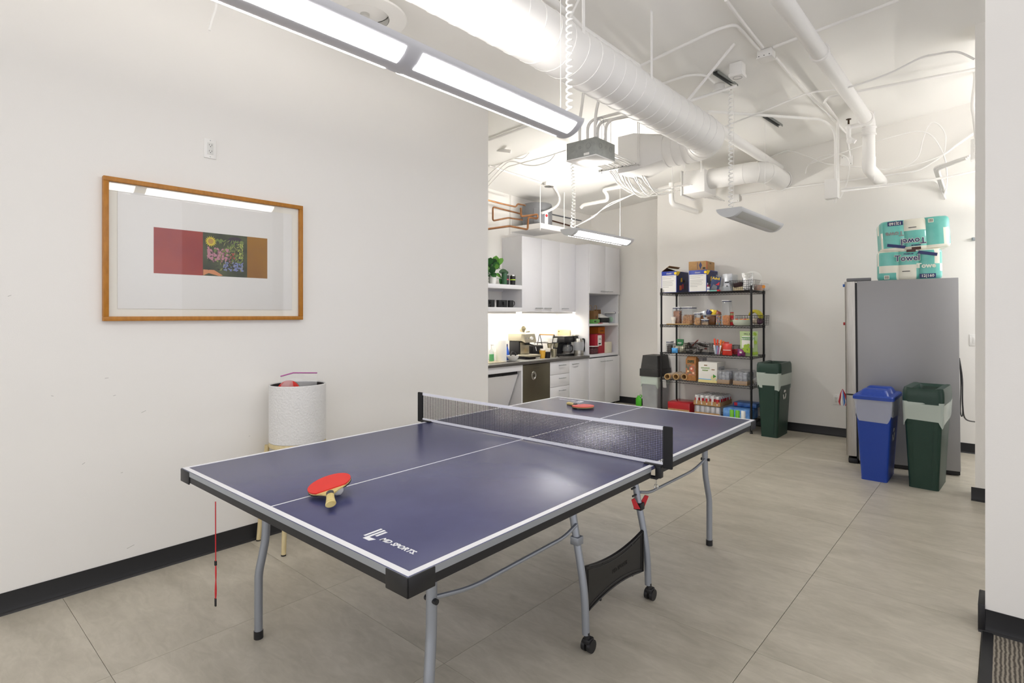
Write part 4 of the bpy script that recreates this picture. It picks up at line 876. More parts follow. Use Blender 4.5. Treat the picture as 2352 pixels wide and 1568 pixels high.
def carton(name, label, loc, rz, lx, ly, h, m, panels=(), texts=(), cat='box'):
    """box with printed panels: panels = (face, a0, a1, z0, z1, material); face 'f' = -y, 'r' = +x, 'l' = -x"""
    t = thing(name, label, cat, loc, rz); MB().rbox(-lx/2, lx/2, -ly/2, ly/2, 0, h, min(.003, h*.1)).build('box', m, t)
    for p in panels:
        fc, a0, a1, z0, z1, pm = p; e = .0012
        if fc == 'f': b_ = MB().box(a0, a1, -ly/2-e, -ly/2, z0, z1)
        elif fc == 'r': b_ = MB().box(lx/2, lx/2+e, a0, a1, z0, z1)
        else: b_ = MB().box(a0, a1, -ly/2, ly/2, z0, z1)
        b_.build('printed_panel', pm, t)
    for tx in texts:
        fc, s_, size, a, z, pm = tx[:6]
        T = TR((a, -ly/2-.0018, z), rx=PI/2) if fc == 'f' else TR((lx/2+.0018, a, z), rx=PI/2, rz=PI/2)
        MB().text(s_, size, T, 0, .0003, bold=tx[6] if len(tx) > 6 else 0).build('printed_text', pm, t)
    return t
ORG = M('orange_card', 'd9791f', .6); DRED = M('crimson_card', 'a3172a', .6); WPNL = M('white_print', 'e9e8e4', .6)
carton('carton', 'orange snack carton at the back of the lower niche', nx(1371, -5.0, zl), 0, .25, .30, .40, ORG, [('r', -.10, .0, .33, .345, BRN)], [('r', '20', .05, .11, .30, YEL)])
carton('carton', 'crimson carton with a white shipping label in the niche', nx(1369, -4.78, zl), 0, .14, .28, .30, DRED, [('r', -.06, .05, .12, .28, WPNL), ('r', -.04, .03, .14, .16, DARKT)], [('r', 'XXL', .04, .0, .22, DARKT)])
oc = carton('carton', 'orange and white open carton at the right of the niche', nx(1400, -4.86, zl), 0, .16, .20, .30, ORG, [('r', -.09, .09, .02, .22, WPNL), ('r', -.06, .05, .14, .18, GREYT)])
MB().frustum([[(.08, -.1, .30), (.08, .1, .30), (.12, .12, .39), (.10, -.04, .39)], [(.083, -.1, .298), (.083, .1, .298), (.123, .12, .388), (.103, -.04, .388)]], None).build('open_flap', WPNL, oc)
MB().frustum([[(-.08, -.1, .30), (-.08, .1, .30), (-.10, .1, .38), (-.10, -.1, .38)], [(-.083, -.1, .30), (-.083, .1, .30), (-.103, .1, .38), (-.103, -.1, .38)]], None).build('open_flap', BRN, oc)
carton('carton', 'plain cream card box before the orange open carton', nx(1396, -4.70, zl), 0, .05, .16, .17, M('cream_card', 'dcd6c2', .7))
wj = thing('wire_basket', 'black wire basket with a white lid in the lower niche', 'basket', nx(1362, -4.71, zl)); wire_basket(wj, .045, .085, .11, .02)
MB().rbox(-.05, .05, -.09, .09, .112, .122, .003).build('lid', PLW, wj); MB().rbox(-.04, .04, -.08, .08, .005, .09, .01).build('contents', M('pink_mixed', '9a5a5f', .6, noise=(60, '3c3338')), wj)
# ------------------------------------------------------------------ water heater, shelf tray and copper pipes
tr = thing('heater_tray', 'white metal tray shelf hung on rods under the water heater', 'shelf', (-4.955, 6.12, 2.585)); hx, hy = .275, .275
m_ = MB().box(-hx, hx, -hy, hy, 0, .006); m_.box(-hx, hx, -hy, -hy+.004, .006, .07); m_.box(hx-.004, hx, -hy+.004, hy, .006, .07); m_.box(-hx, hx-.004, hy-.004, hy, .006, .07); m_.build('tray', WHITE, tr)
for x, y in ((hx-.004, -hy+.004), (hx-.004, hy-.004), (-hx+.02, -hy+.004)): MB().cyl((x, y, -.03), (x, y, cz(-4.955+x, 6.1)-2.585-.003), .006, n=8).build('rod', WHITE, tr)
HT = M('heater_grey', '75767a', .45, .2)
wh = thing('water_heater', 'squat grey electric water heater on the hung tray', 'water heater', (-4.97, 6.14, 2.592))
MB().lathe([(0, 0), (.205, 0), (.21, .02), (.21, .365), (.20, .385), (0, .39)], 40).build('tank', HT, wh)
MB().rbox(-.05, .05, -.008, .008, .05, .30, .007, T=TR((.13, -.165, 0), rz=R(38))).build('access_panel', HT, wh)
MB().box(-.028, .028, -.001, .001, .02, .24, T=TR((.205, -.055, .0), rz=R(75))).build('warning_label', PAPERW, wh); MB().cyl((.0, .0, .0), (.002, 0, 0), .020, n=14, T=TR((.2095, -.055, .20), rz=R(-15))).build('label_mark', RED, wh)
CPX = -4.74
def cop(label, pts, r=.011): 
    t = tag(MB().tube(bend_path([at(u, v, x=CPX+dx) for u, v, dx in pts], .03, 3), r, 8).build('copper_pipe', COPPER), label, 'pipe', 'copper pipes'); return t
cop('upper copper pipe entering the water heater with an S bend', [(1110, 457, 0), (1158, 469, 0), (1185, 475, 0), (1189, 468, 0), (1206, 471.5, -.05)])
cop('looped copper pipe left of the water heater', [(1197, 491, -.06), (1132, 475, 0), (1132, 507, 0), (1168, 500, 0), (1200, 505, -.05)])
cop('lowest thick copper pipe rising in front of the water heater', [(1105, 528, 0), (1170, 519, 0), (1212, 527, .03), (1213, 499, .03), (1235, 502, .03), (1235, 492, .03), (1197, 497, .02), (1196, 478, -.03)], .0135)
pipe('flexible_conduit', 'thick white flexible conduit curving from the ceiling box to the heater', [Vector((ob.x+.05, ob.y, cz(ob.x, ob.y)-.03)), at(1284, 450, x=-4.72), at(1281, 470, x=-4.72), at(1262, 483, x=-4.73), at(1245, 489, x=-4.75)], .019, smooth=True, n=12)
pipe('wall_pipe', 'thin dark pipe on the kitchen wall right of the heater', [at(1258, 504, x=XK+.04), at(1330, 524, x=XK+.04)], .012, m=M('dark_copper', '5a3a2a', .45, .5))
pipe('wall_pipe', 'upper thin grey pipe on the kitchen wall right of the heater', [at(1258, 490, x=XK+.04), at(1335, 507, x=XK+.04)], .010, m=GREYM)
pipe('pvc_trap', 'white pipe run with a trap bend under the kitchen ceiling', [at(1440, 426, y=6.6), at(1385, 436, y=6.6), at(1395, 447, y=6.6), at(1395, 460, y=6.6), at(1340, 471, y=6.6), at(1334, 477, y=6.6)], .026, bend=.05, n=12)
for pts, lb in (([(1478, 436), (1435, 455), (1385, 480), (1360, 500), (1312, 524)], 'white cable drooping from the far rail to the kitchen lamp'), ([(1475, 436), (1440, 452), (1400, 468), (1365, 495), (1318, 522)], 'second white cable drooping beside it to the lamp')):
    pipe('drooping_cable', lb, [at(u, v, y=6.3) for u, v in pts], .006, 'cable', smooth=True, n=6)
# ------------------------------------------------------------------ black wire shelving unit
SX0, SX1, SY0, SY1 = -3.418, -2.262, 6.842, 7.298
SZ = (.14, .563, .917, 1.287, 1.709)
sv = thing('wire_shelving', 'black five-tier wire shelving unit against the far wall', 'shelving', ((SX0+SX1)/2, (SY0+SY1)/2, 0))
hx, hy = (SX1-SX0)/2, (SY1-SY0)/2
for sx in (-1, 1):
    for sy in (-1, 1):
        p = MB().cyl((sx*hx, sy*hy, .012), (sx*hx, sy*hy, 1.768), .0125, n=12)
        po_ = p.build('post', BLKM, sv); MB().lathe([(0, 0), (.016, 0), (.018, .006), (.012, .016), (0, .016)], 12, c=(sx*hx, sy*hy, 0)).build('foot', BLK, po_)
for z in SZ:
    fr = MB()
    for sy in (-1, 1):
        for dz in (-.003, -.030): fr.cyl((-hx, sy*hy, z+dz), (hx, sy*hy, z+dz), .0032, n=6)
    for sx in (-1, 1):
        for dz in (-.003, -.030): fr.cyl((sx*hx, -hy, z+dz), (sx*hx, hy, z+dz), .0032, n=6)
    sh_ = fr.build('shelf_frame', BLKM, sv)
    zz = MB(); nz = 30
    for sy in (-1, 1): zz.tube([(-hx+2*hx*i/(2*nz), sy*hy, z-(.004 if i % 2 else .029)) for i in range(2*nz+1)], .0022, 5)
    for sx in (-1, 1): zz.tube([(sx*hx, -hy+2*hy*i/24, z-(.004 if i % 2 else .029)) for i in range(25)], .0022, 5)
    q = zz.build('truss_wire', BLKM, sh_); q['kind'] = 'stuff'
    gr = MB(); n = 46
    for i in range(1, n): x = -hx+2*hx*i/n; gr.cyl((x, -hy, z-.003), (x, hy, z-.003), .0018, n=5)
    for y in (-.11, .11): gr.cyl((-hx, y, z-.007), (hx, y, z-.007), .0028, n=5)
    q = gr.build('wire_deck', BLKM, sh_); q['kind'] = 'stuff'
    for sx in (-1, 1):
        for sy in (-1, 1): MB().lathe([(.0126, 0), (.0185, .0), (.0165, -.04), (.0126, -.04)], 12, c=(sx*hx, sy*hy, z+.004)).build('collar', BLK, sh_)
def sx(u, y): return at(u, 700, y=y).x
def sz(u, v, y): return at(u, v, y=y).z
Z1, Z2, Z3, Z4, Z5 = [z+.0003 for z in SZ]
# ---- top shelf
SNB = M('snack_blue', '1c3796', .45); SND = M('snack_navy', '131d4c', .45); LBL = M('label_white', 'e6e4df', .65)
def snack_box(label, u0, u1, depth, vtop):
    yf = 6.885; x0, x1 = sx(u0, yf), sx(u1, yf); w_, h = x1-x0, sz(u1, vtop, yf)-Z5; yc = depth/2
    t = carton('snack_carton', label, ((x0+x1)/2, yf+yc, Z5), 0, w_, depth, h, SNB, [('f', -w_/2+.008, w_/2-.006, .006, h-.055, LBL), ('r', -yc+.006, yc, .004, h-.008, SND)], [('f', 'classic', .03, .0, h-.03, LBL), ('r', '50', .02, -yc+.03, h-.035, RED)])
    for z, k in ((h-.075, .9), (h-.10, .7), (h-.13, .9), (h-.15, .8), (h-.17, .85), (h-.19, .8), (h-.21, .5)):
        MB().box(-w_/2+.018, -w_/2+.018+(w_-.04)*k, -yc-.0022, -yc-.0012, z, z+.004).build('printed_line', GREYT, t)
    MB().cyl((w_/2-.016, -yc-.003, h-.03), (w_/2-.016, -yc-.001, h-.03), .018, n=16).build('printed_badge', YEL, t)
    MB().prism([(-yc, h-.065), (-yc, h-.004), (-yc+.11, h-.004), (-yc+.05, h-.055)], .0012, .0022, 0, Matrix(((0, 0, 1, w_/2), (1, 0, 0, 0), (0, 1, 0, 0), (0, 0, 0, 1)))).build('printed_flash', YEL, t)
    for (a, b_, c_, d_), cl in (((-.06, -.01, .14, .20), 'e0b522'), ((.02, .07, .13, .18), '1a1a24'), ((-.10, -.03, .03, .10), 'd8642a'), ((-.02, .03, .05, .12), 'c02a2a'), ((.05, .11, .04, .12), '2a1c24'), ((.03, .06, .14, .17), 'd2963a')):
        MB().prism([(a, c_), (b_, c_+.008), (b_-.004, d_), (a+.004, d_-.006)], .0013, .0024, 0, Matrix(((0, 0, 1, w_/2), (1, 0, 0, 0), (0, 1, 0, 0), (0, 0, 0, 1)))).build('printed_bag', M('bagprint_'+cl, cl, .5), t)
    return t, w_, h, (x0+x1)/2, yf+yc
bA, wA, hA, xA, yA = snack_box('blue snack carton with open flaps at the left of the top shelf', 1519.5, 1554, .36, 622)
for s_, m_ in ((-1, BRN), (1, LBL)):
    pass
MB().frustum([[(-wA/2, -.18, hA), (-wA/2, .18, hA), (-wA/2+.10, .17, hA+.075), (-wA/2+.10, -.16, hA+.075)], [(-wA/2, -.18, hA-.003), (-wA/2, .18, hA-.003), (-wA/2+.10, .17, hA+.072), (-wA/2+.10, -.16, hA+.072)]], None).build('open_flap', BRN, bA)
MB().frustum([[(wA/2, -.18, hA), (wA/2, .18, hA), (-.02, .18, hA+.05), (-.03, -.16, hA+.05)], [(wA/2, -.18, hA-.003), (wA/2, .18, hA-.003), (-.02, .18, hA+.047), (-.03, -.16, hA+.047)]], None).build('open_flap', LBL, bA)
bB, wB, hB, xB, yB_ = snack_box('closed blue snack carton under the brown carton', 1582, 1623, .36, 619)
wt_ = sx(1617, 6.9)-sx(1577.5, 6.9)
bb = carton('brown_carton', 'brown cardboard carton on top of the closed snack carton', (xB-.02, 7.06, Z5+hB+.0005), R(2), wt_, .30, .115, KRAFT, [('f', .0, .006, .01, .10, NAVY), ('f', .07, .105, .012, .035, DARKT), ('r', -.145, -.11, .01, .105, M('orange_tape', 'c9694a', .6))], [('r', 'HI SL', .03, .0, .09, DARKT)])
MB().prism([(.042, .0), (.062, .055), (.042, .10), (.022, .055)], .0, .0015, 0, TR((0, -.15, .008), rx=PI/2)).build('printed_diamond', NAVY, bb)
yy = 6.93
pb2 = thing('medicine_packet', 'dark blue medicine packet leaning by the snack carton', 'packet', (sx(1640, yy), yy, Z5), R(8))
Tm = TR((0, 0, 0), ry=R(10)); MB().rbox(-.055, .055, -.012, .012, .004, .19, .003, T=Tm).build('packet', M('packet_navy', '22335e', .45), pb2); MB().text('Advil', .045, Tm @ TR((0, -.0125, .165), rx=PI/2), 0, .0004, bold=.001).build('printed_text', YEL, pb2); MB().prism([(.005, .085), (.05, .085), (.05, .13)], .012, .0128, 0, Tm @ TR((0, 0, 0), rx=PI/2)).build('printed_flash', RED, pb2)
MB().prism([(-.05, .01), (.03, .01), (.03, .07), (-.02, .09)], .012, .0126, 0, Tm @ TR((0, 0, 0), rx=PI/2)).build('printed_photo', GREYM, pb2)
bt = thing('pill_bottle', 'small white pill bottle on the top shelf', 'bottle', (sx(1627, 6.87), 6.87, Z5)); MB().lathe([(0, 0), (.017, 0), (.018, .003), (.018, .042), (.013, .048), (0, .048)], 14).build('bottle', PLW, bt); MB().lathe([(.0182, .025), (.0186, .026), (.0186, .034), (.0182, .035)], 14).build('printed_band', BLUEP, bt); MB().cyl((0, 0, .048), (0, 0, .06), .015, n=14).build('cap', PLW, bt)
bt = thing('nail_bottle', 'small pink bottle behind the white pill bottle', 'bottle', (sx(1624.5, 6.91), 6.91, Z5)); MB().lathe([(0, 0), (.015, 0), (.015, .08), (.008, .09), (0, .09)], 12).build('bottle', M('pink_plastic', 'd24a72', .4), bt); MB().cyl((0, 0, .09), (0, 0, .112), .010, n=10).build('cap', PLW, bt)
cb2 = MB().rbox(-.045, .045, -.02, .02, 0, .014, .002).build('plaster_box', M('teal_card', '7fc4b8', .5)); cb2.location = (sx(1640, 6.87), 6.868, Z5); tag(cb2, 'thin teal packet at the front edge of the top shelf', 'packet')
cb3 = MB().rbox(-.02, .02, -.02, .02, 0, .018, .002).build('red_packet', RED); cb3.location = (sx(1650, 6.87), 6.87, Z5); tag(cb3, 'tiny red packet at the front edge of the top shelf', 'packet')
ao = thing('acrylic_organiser', 'clear acrylic organiser behind the silver bag', 'organiser', (sx(1668, 7.0), 7.02, Z5))
m_ = MB(); m_.box(-.1, .1, .09, .093, 0, .21); m_.box(-.1, -.097, -.09, .09, 0, .21); m_.box(.097, .1, -.09, .09, 0, .21); m_.box(-.097, .097, -.093, -.09, 0, .06); m_.box(-.097, .097, -.09, .09, 0, .003); m_.build('tray', CLEARP, ao)
def pouch(name, label, loc, w_, h, d, m, rz=0, cat='bag', prints=(), texts=(), lean=0, seed=1, crimp=None, gw=None):
    """pillow bag standing up: bulges in the middle, flat sealed top"""
    t = thing(name, label, cat, loc, rz); rn = random.Random(seed); T = TR((0, 0, 0), rx=lean); nu, nv = 8, 9
    jit = [[rn.uniform(-1, 1) for _ in range(nv+1)] for _ in range(nu+1)]
    def fn(sd):
        def f(a, b_):
            bul = (math.sin(PI*min(1, max(0, a)))**.6) * (math.sin(PI*min(.97, .12+b_*.88))**.7)
            wd = w_*(1-.06*math.sin(PI*b_)); i, j = round(a*nu), round(b_*nv)
            return ((a-.5)*wd, sd*(d/2*bul+.0015) + .10*d*jit[i][j]*bul, h*b_ + (.012*h*jit[i][j] if b_ > .9 else 0))
        return f
    b = MB(); b.grid(fn(-1), nu, nv, T=T); b.grid(fn(1), nu, nv, T=T)
    b.build('pouch', m, t, ang=60)
    if crimp: MB().box(-w_/2, w_/2, -.002, .002, h*.94, h, T=T).build('sealed_top', crimp, t)
    for (x0, x1, z0, z1, pm) in prints:
        def pf(a, b_):
            X = x0+(x1-x0)*a; Z = z0+(z1-z0)*b_; aa = X/w_+.5; bb_ = Z/h
            bul = (max(0, math.sin(PI*aa))**.6)*(math.sin(PI*min(.97, .12+bb_*.88))**.7)
            return (X, -(d/2*bul+.0015)-.10*d*bul-.0015, Z)
        MB().grid(pf, 6, 4, T=T).build('printed_panel', pm, t)
    for (s_, size, x, z, pm) in texts: MB().text(s_, size, T @ TR((x, -d*.62-.009, z), rx=PI/2), 0, .0003, bold=.0006).build('printed_text', pm, t)
    return t
FOIL = M('silver_foil', 'cfcfcf', .22, .9, bump=(40, .6)); SBAG = M('silver_white_bag', 'cdd0d6', .35, .3, bump=(20, .3))
pouch('coffee_bag', 'silver white bag standing in the clear organiser', (sx(1671, 6.99), 6.99, Z5+.004), .125, .215, .07, SBAG, prints=[(-.02, .03, .10, .115, DARKT), (-.0, .02, .055, .066, DARKT)], seed=4)
k1 = thing('wire_basket', 'oval black wire basket on the top shelf', 'basket', (sx(1712, 7.02), 7.02, Z5)); wire_basket(k1, .135, .10, .125, .022, .0013, 1.18)
o = MB().rbox(-.05, .05, -.05, .05, .0, .05, .004).build('chocolate_box', M('dark_choc', '3a1a1a', .5)); o.location = (sx(1697, 7.0), 6.98, Z5+.055); o.rotation_euler = (R(8), R(-10), R(20)); tag(o, 'dark chocolate box tilted in the oval wire basket', 'box')
o = MB().rbox(-.06, .06, -.05, .05, 0, .045, .003).build('biscuit_box', M('cream_print', 'd8c9a4', .6)); o.location = (sx(1699, 7.0), 6.99, Z5+.006); tag(o, 'cream packet at the bottom of the oval wire basket', 'packet')
pouch('foil_bag', 'crumpled silver foil bag in the oval wire basket', (sx(1717, 6.97), 6.965, Z5+.008), .13, .21, .07, FOIL, R(12), seed=9, lean=R(-6))
pt2 = thing('paper_plate', 'white paper plate standing upright in the oval basket', 'plate', (sx(1728, 7.06), 7.07, Z5+.135), rot=(R(80), 0, R(20)))
MB().lathe([(0, .004), (.075, .004), (.088, .012), (.108, .014), (.108, .017), (.086, .015), (.073, .008), (0, .008)], 34).build('plate', PAPERW, pt2)
cpk = thing('cookie_pack', 'clear pack of orange cookies at the right end of the top shelf', 'packet', (sx(1748, 7.0), 7.06, Z5)); MB().rbox(-.09, .06, -.06, .06, 0, .085, .015).build('clear_pack', FILM, cpk); MB().rbox(-.085, .0, -.05, .05, .004, .07, .012).build('cookies', M('cookie_brown', 'a8662c', .7, noise=(50, '7d431a')), cpk); MB().cyl((.03, -.0615, .045), (.03, -.0600, .045), .02, n=16).build('printed_mark', M('orange_print', 'd78a2e', .5), cpk)
# ---- second shelf
NUTS = M('almonds', 'a9683a', .6, noise=(70, '6e3f1e')); PRTZ = M('pretzel_sticks', 'c8893c', .6, noise=(60, '8d5620', (1, 4, 1))); CKS = M('cookies', 'd9a054', .65, noise=(45, 'a06a28')); CHED = M('cheese_crackers', 'e8952e', .6, noise=(48, 'c06f16'))
def pop_box(name, label, u0, u1, vtop, yf, m, fill, depth=None, zb=Z4, bits=None):
    x0, x1 = sx(u0, yf), sx(u1, yf); w_ = x1-x0; d = depth or w_; h = sz((u0+u1)/2, vtop, yf)-zb
    t = thing(name, label, 'container', ((x0+x1)/2, yf+d/2, zb), group='clear snack containers'); 
    MB().rbox(-w_/2, w_/2, -d/2, d/2, 0, h-.018, min(.008, w_*.1)).build('clear_body', CLEARP, t)
    MB().rbox(-w_/2-.002, w_/2+.002, -d/2-.002, d/2+.002, h-.010, h, .003).build('lid', PLW, t); MB().rbox(-w_/2+.004, w_/2-.004, -d/2+.004, d/2-.004, h-.019, h-.0105, .001).build('seal', NAVY, t)
    f = MB(); e = .004; fh = (h-.02)*fill; rn = random.Random(len(label)); sh_ = .010
    f.box(-w_/2+e+sh_, w_/2-e-sh_, -d/2+e+sh_, d/2-e-sh_, .002, fh-sh_)
    for i in range(170):
        sd = rn.random(); z = rn.uniform(.008, fh-.004); q = rn.uniform(-1, 1)
        X, Y = (q*(w_/2-e-.008), -d/2+e+.009) if sd < .45 else (w_/2-e-.009, q*(d/2-e-.008)) if sd < .75 else (q*(w_/2-e-.008), rn.uniform(-1, 1)*(d/2-e-.008))
        if sd >= .75: z = fh-rn.uniform(0, .012)
        T = TR((X, Y, z), rn.uniform(0, 3), rn.uniform(0, 3), rn.uniform(0, 3)); c_ = rn.randrange(2)
        if bits == 'nut': f.ball((0, 0, 0), .008, 6, 4, mi=c_, T=T, sc=(1, .65, .6))
        elif bits == 'stick': f.box(-.016, .016, -.0022, .0022, -.0022, .0022, c_, T=T)
        elif bits == 'ring': f.cyl((0, 0, -.003), (0, 0, .003), .014, n=8, mi=c_, T=T)
        elif bits == 'bean': f.ball((0, 0, 0), .0055, 6, 4, mi=c_, T=T, sc=(1, .7, .6))
        else: f.box(-.010, .010, -.010, .010, -.003, .003, c_, T=T)
    o = f.build('contents', m if isinstance(m, (list, tuple)) else [m, m], t); o['kind'] = 'stuff'; return t
pop_box('snack_container', 'slim clear container of almonds behind the white cup', 1544, 1561, 705, 6.93, [M('almond', 'a9683a', .6), M('almond_dark', '84492a', .6)], .86, zb=Z4+.012, bits='nut')
pop_box('snack_container', 'wide clear container of pretzel sticks on the second shelf', 1565, 1589.5, 704.5, 6.92, [M('pretzel', 'c8893c', .6), M('pretzel_dark', '96601f', .6)], .55, .16, zb=Z4+.012, bits='stick')
pop_box('snack_container', 'middle-sized clear container of round cookies', 1593.5, 1608, 718, 6.885, [M('cookie', 'd9a054', .65), M('cookie_dark', 'b37c36', .65)], .62, .11, bits='ring')
mini = pop_box('snack_container', 'small low clear container of mixed nuts', 1610, 1626, 732.5, 6.86, [M('cashew', 'd8b888', .65), M('nut_dark', 'a87848', .65)], .6, .075, bits='nut'); MB().rbox(-.022, .022, -.012, .012, .083, .093, .003).build('lid_knob', PLW, mini)
pop_box('snack_container', 'tallest clear container half full of cheese crackers', 1658, 1674.5, 689, 6.88, [M('cracker', 'e8952e', .6), M('cracker_dark', 'cc7a1c', .6)], .40, .10, bits='cube')
wbd = MB().rbox(-.16, .16, -.07, .07, 0, .012, .004).build('wooden_board', M('board_oak', 'c7a468', .5, noise=(9, 'b58f52', (1, 8, 1)))); wbd.location = (sx(1561, 6.93), 6.94, Z4); tag(wbd, 'pale wooden board under the almonds on the second shelf', 'board')
cw = thing('ceramic_cup', 'white ceramic cup in front of the almond container', 'cup', (sx(1547, 6.885), 6.888, Z4+.0125)); MB().lathe([(0, 0), (.022, 0), (.026, .045), (.03, .047), (.031, .088), (.028, .088), (.024, .04), (0, .01)], 20).build('cup', M('cream_ceramic', 'e3dcd2', .5), cw)
bo = thing('amber_bowl', 'smoky amber plastic tub holding snack bags', 'tub', (sx(1631, 6.98), 6.985, Z4)); MB().rbox(-.095, .095, -.085, .085, 0, .125, .02).build('tub', M('amber_plastic', '5a3412', .25), bo); MB().tube([(.097, .087, .125), (-.097, .087, .125), (-.097, -.087, .125), (.097, -.087, .125)], .005, 6, closed=True).build('rim', M('smoke_rim', '8c8a86', .3), bo); MB().rbox(-.055, -.03, -.095, -.087, .09, .125, .003).build('clip', M('grey_clip', '5c6a78', .4), bo)
for u, w_, h, col, lb, a, sd in ((1618, .09, .09, 'd6dbe0', 'grey and yellow snack bag leaning out of the amber tub', -18, 2), (1622, .07, .11, '2a3566', 'navy snack bag behind the grey one in the tub', 25, 3), (1635, .085, .11, 'ecc81c', 'yellow snack bag in the middle of the amber tub', 12, 5), (1643, .07, .10, '8a3a20', 'brown red snack bag at the right of the tub', 28, 6), (1649, .06, .10, '3c6a44', 'green snack bag at the far right of the tub', -20, 7)):
    y = 6.95+.012*sd; o = pouch('snack_bag', lb, (sx(u, y), y, Z4+.085), w_, h, .03, M('bag_'+col, col, .3, .1), 0, seed=sd); o.rotation_euler = (0, R(a), 0)
cj = thing('candy_jar', 'clear jar of bright coloured candies on the second shelf', 'jar', (sx(1650, 6.90), 6.91, Z4)); MB().lathe([(0, 0), (.033, 0), (.034, .004), (.034, .125), (.031, .13)], 22).build('jar', CLEARP, cj); MB().lathe([(0, .13), (.035, .13), (.035, .142), (0, .142)], 22).build('lid', BRN, cj)
cc = MB(); rn = random.Random(5); cols = [M('candy_'+c_, c_, .35) for c_ in ('d8352c', 'e2b71e', '2f7fc4', '3f9a3e', 'e2762a')]
for i in range(150):
    a, z = rn.uniform(0, 2*PI), rn.uniform(.006, .118); r = .0265 if rn.random() < .8 else .018; cc.ball((r*math.cos(a), r*math.sin(a), z), .0068, 6, 4, mi=rn.randrange(5), sc=(1, 1, .75))
q = cc.build('candies', cols, cj); q['kind'] = 'stuff'
for k in range(2):
    t = thing('spice_jar', 'upper red-labelled spice jar stacked by the crackers' if k else 'lower red-labelled spice jar stacked by the crackers', 'jar', (sx(1681, 6.95), 6.95, Z4+k*.082)); MB().lathe([(0, 0), (.02, 0), (.021, .04), (.0, .04)], 16).build('label_band', RED, t); MB().lathe([(.02, .04), (.02, .068), (0, .068)], 16).build('body', M('herb', '9a9a6a', .5), t); MB().lathe([(.021, .068), (.021, .08), (0, .081)], 16).build('cap', M('red_cap', 'b02a22', .4), t)
fb = thing('fruit_bowl', 'pale celadon bowl of fruit at the front of the second shelf', 'bowl', (sx(1702, 6.90), 6.935, Z4)); CEL = M('celadon', 'c3cbbb', .3)
MB().lathe([(0, 0), (.085, 0), (.105, .02), (.113, .07), (.108, .07), (.10, .024), (.08, .008), (0, .008)], 34, sy=.72).build('bowl', CEL, fb)
for k, (u, col, lb) in enumerate(((1692, 'd9642c', 'orange at the left of the celadon bowl'), (1702, 'e28a3c', 'orange in the middle of the celadon bowl'), (1711, 'cf4a30', 'red apple in the celadon bowl'), (1717, 'e0b43a', 'yellow fruit at the right of the celadon bowl'))):
    o = MB().ball((0, 0, 0), .03, 14, 9).build('fruit', M('fruit_'+col, col, .45)); o.location = (sx(u, 6.935), 6.935+.01*(k % 2), Z4+.052); tag(o, lb, 'fruit')
k2 = thing('wire_basket', 'black wire basket of bananas at the right of the second shelf', 'basket', (sx(1727, 7.06), 7.07, Z4)); wire_basket(k2, .155, .12, .12, .026, .0015, 1.04)
bnn = thing('banana_bunch', 'bunch of yellow bananas arching out of the basket', 'bananas', (sx(1733, 7.0), 7.02, Z4+.09)); BAN = M('banana_yellow', 'c9b52a', .5, noise=(14, 'a8a838'))
for k in range(5):
    a = -.5+.28*k; pts = [(math.cos(q)*.085*math.cos(a)+.0, .03*(k-2)*.6+math.cos(q)*.05*math.sin(a), math.sin(q)*.105-.02) for q in [R(8+16*i) for i in range(10)]]
    MB().tube(pts, [.006, .014, .017, .018, .018, .018, .017, .016, .011, .005], 8).build('banana', BAN, bnn)
for u, col, lb, r in ((1713, '9c2430', 'red packet in the banana basket', .04), (1722, '3c2f30', 'dark avocado in the banana basket', .035), (1744, '6a4460', 'plum bag in the banana basket', .045), (1735, 'd8c8b4', 'cream packet under the bananas', .045)):
    o = MB().ball((0, 0, 0), r, 10, 7, sc=(1, .8, .9)).build('basket_item', M('item_'+col, col, .5, noise=(60, '2d2622') if col == '6a4460' else None)); o.location = (sx(u, 7.05), 7.06, Z4+.01+r*.9); tag(o, lb, 'packet')
# ---- third shelf
pop_box('snack_container', 'clear container of dark coffee beans on the third shelf', 1529, 1540.5, 783, 6.90, [M('coffee_bean', '40281e', .45), M('coffee_bean_dark', '2a1812', .45)], .75, .10, zb=Z3, bits='bean')
BC = M('candy_blue', '4a9fe0', .35, bump=(40, .6))
pouch('candy_bag', 'bright blue candy bag on the third shelf', (sx(1549, 6.875), 6.885, Z3), .085, .062, .05, BC, seed=11)
k3 = thing('wire_basket', 'black wire basket of pale packets at the left of the third shelf', 'basket', (sx(1562, 7.0), 7.03, Z3)); wire_basket(k3, .12, .14, .11, .024, .0014, 1.08)
gp = thing('gum_pack', 'green and white gum pack standing in the left basket', 'packet', (sx(1562, 7.02), 7.03, Z3+.05)); MB().rbox(-.045, .045, -.012, .012, 0, .125, .003).build('pack', M('gum_green', '2c7a46', .45), gp); MB().text('PEP', .035, TR((-.005, -.0125, .07), rx=PI/2), 0, .0003, bold=.0006).build('printed_text', LBL, gp)
CKW = M('cookie_packs', 'd8d8c0', .5, noise=(22, '4a3430'))
for k, (u, y, z) in enumerate(((1556, 6.95, .005), (1568, 6.96, .005), (1562, 7.06, .005), (1574, 7.04, .045))):
    o = pouch('cookie_packet', ('front left', 'front right', 'back', 'top right')[k]+' pale cookie packet in the left basket', (sx(u, y), y, Z3+z), .09, .085, .06, CKW, seed=20+k)
k4 = thing('wire_basket', 'wide black wire basket of chocolate bars on the third shelf', 'basket', (sx(1609, 7.03), 7.05, Z3)); wire_basket(k4, .165, .15, .125, .026, .0016, 1.06)
CHB = M('choc_wrap', '2a2424', .3, .2, noise=(26, '6a625e')); CHR = M('choc_wrap_red', '8c2c1e', .35, noise=(30, '2c1c1a')); CHS = M('choc_wrap_silver', 'a8a5a4', .25, .6)
rn = random.Random(12)
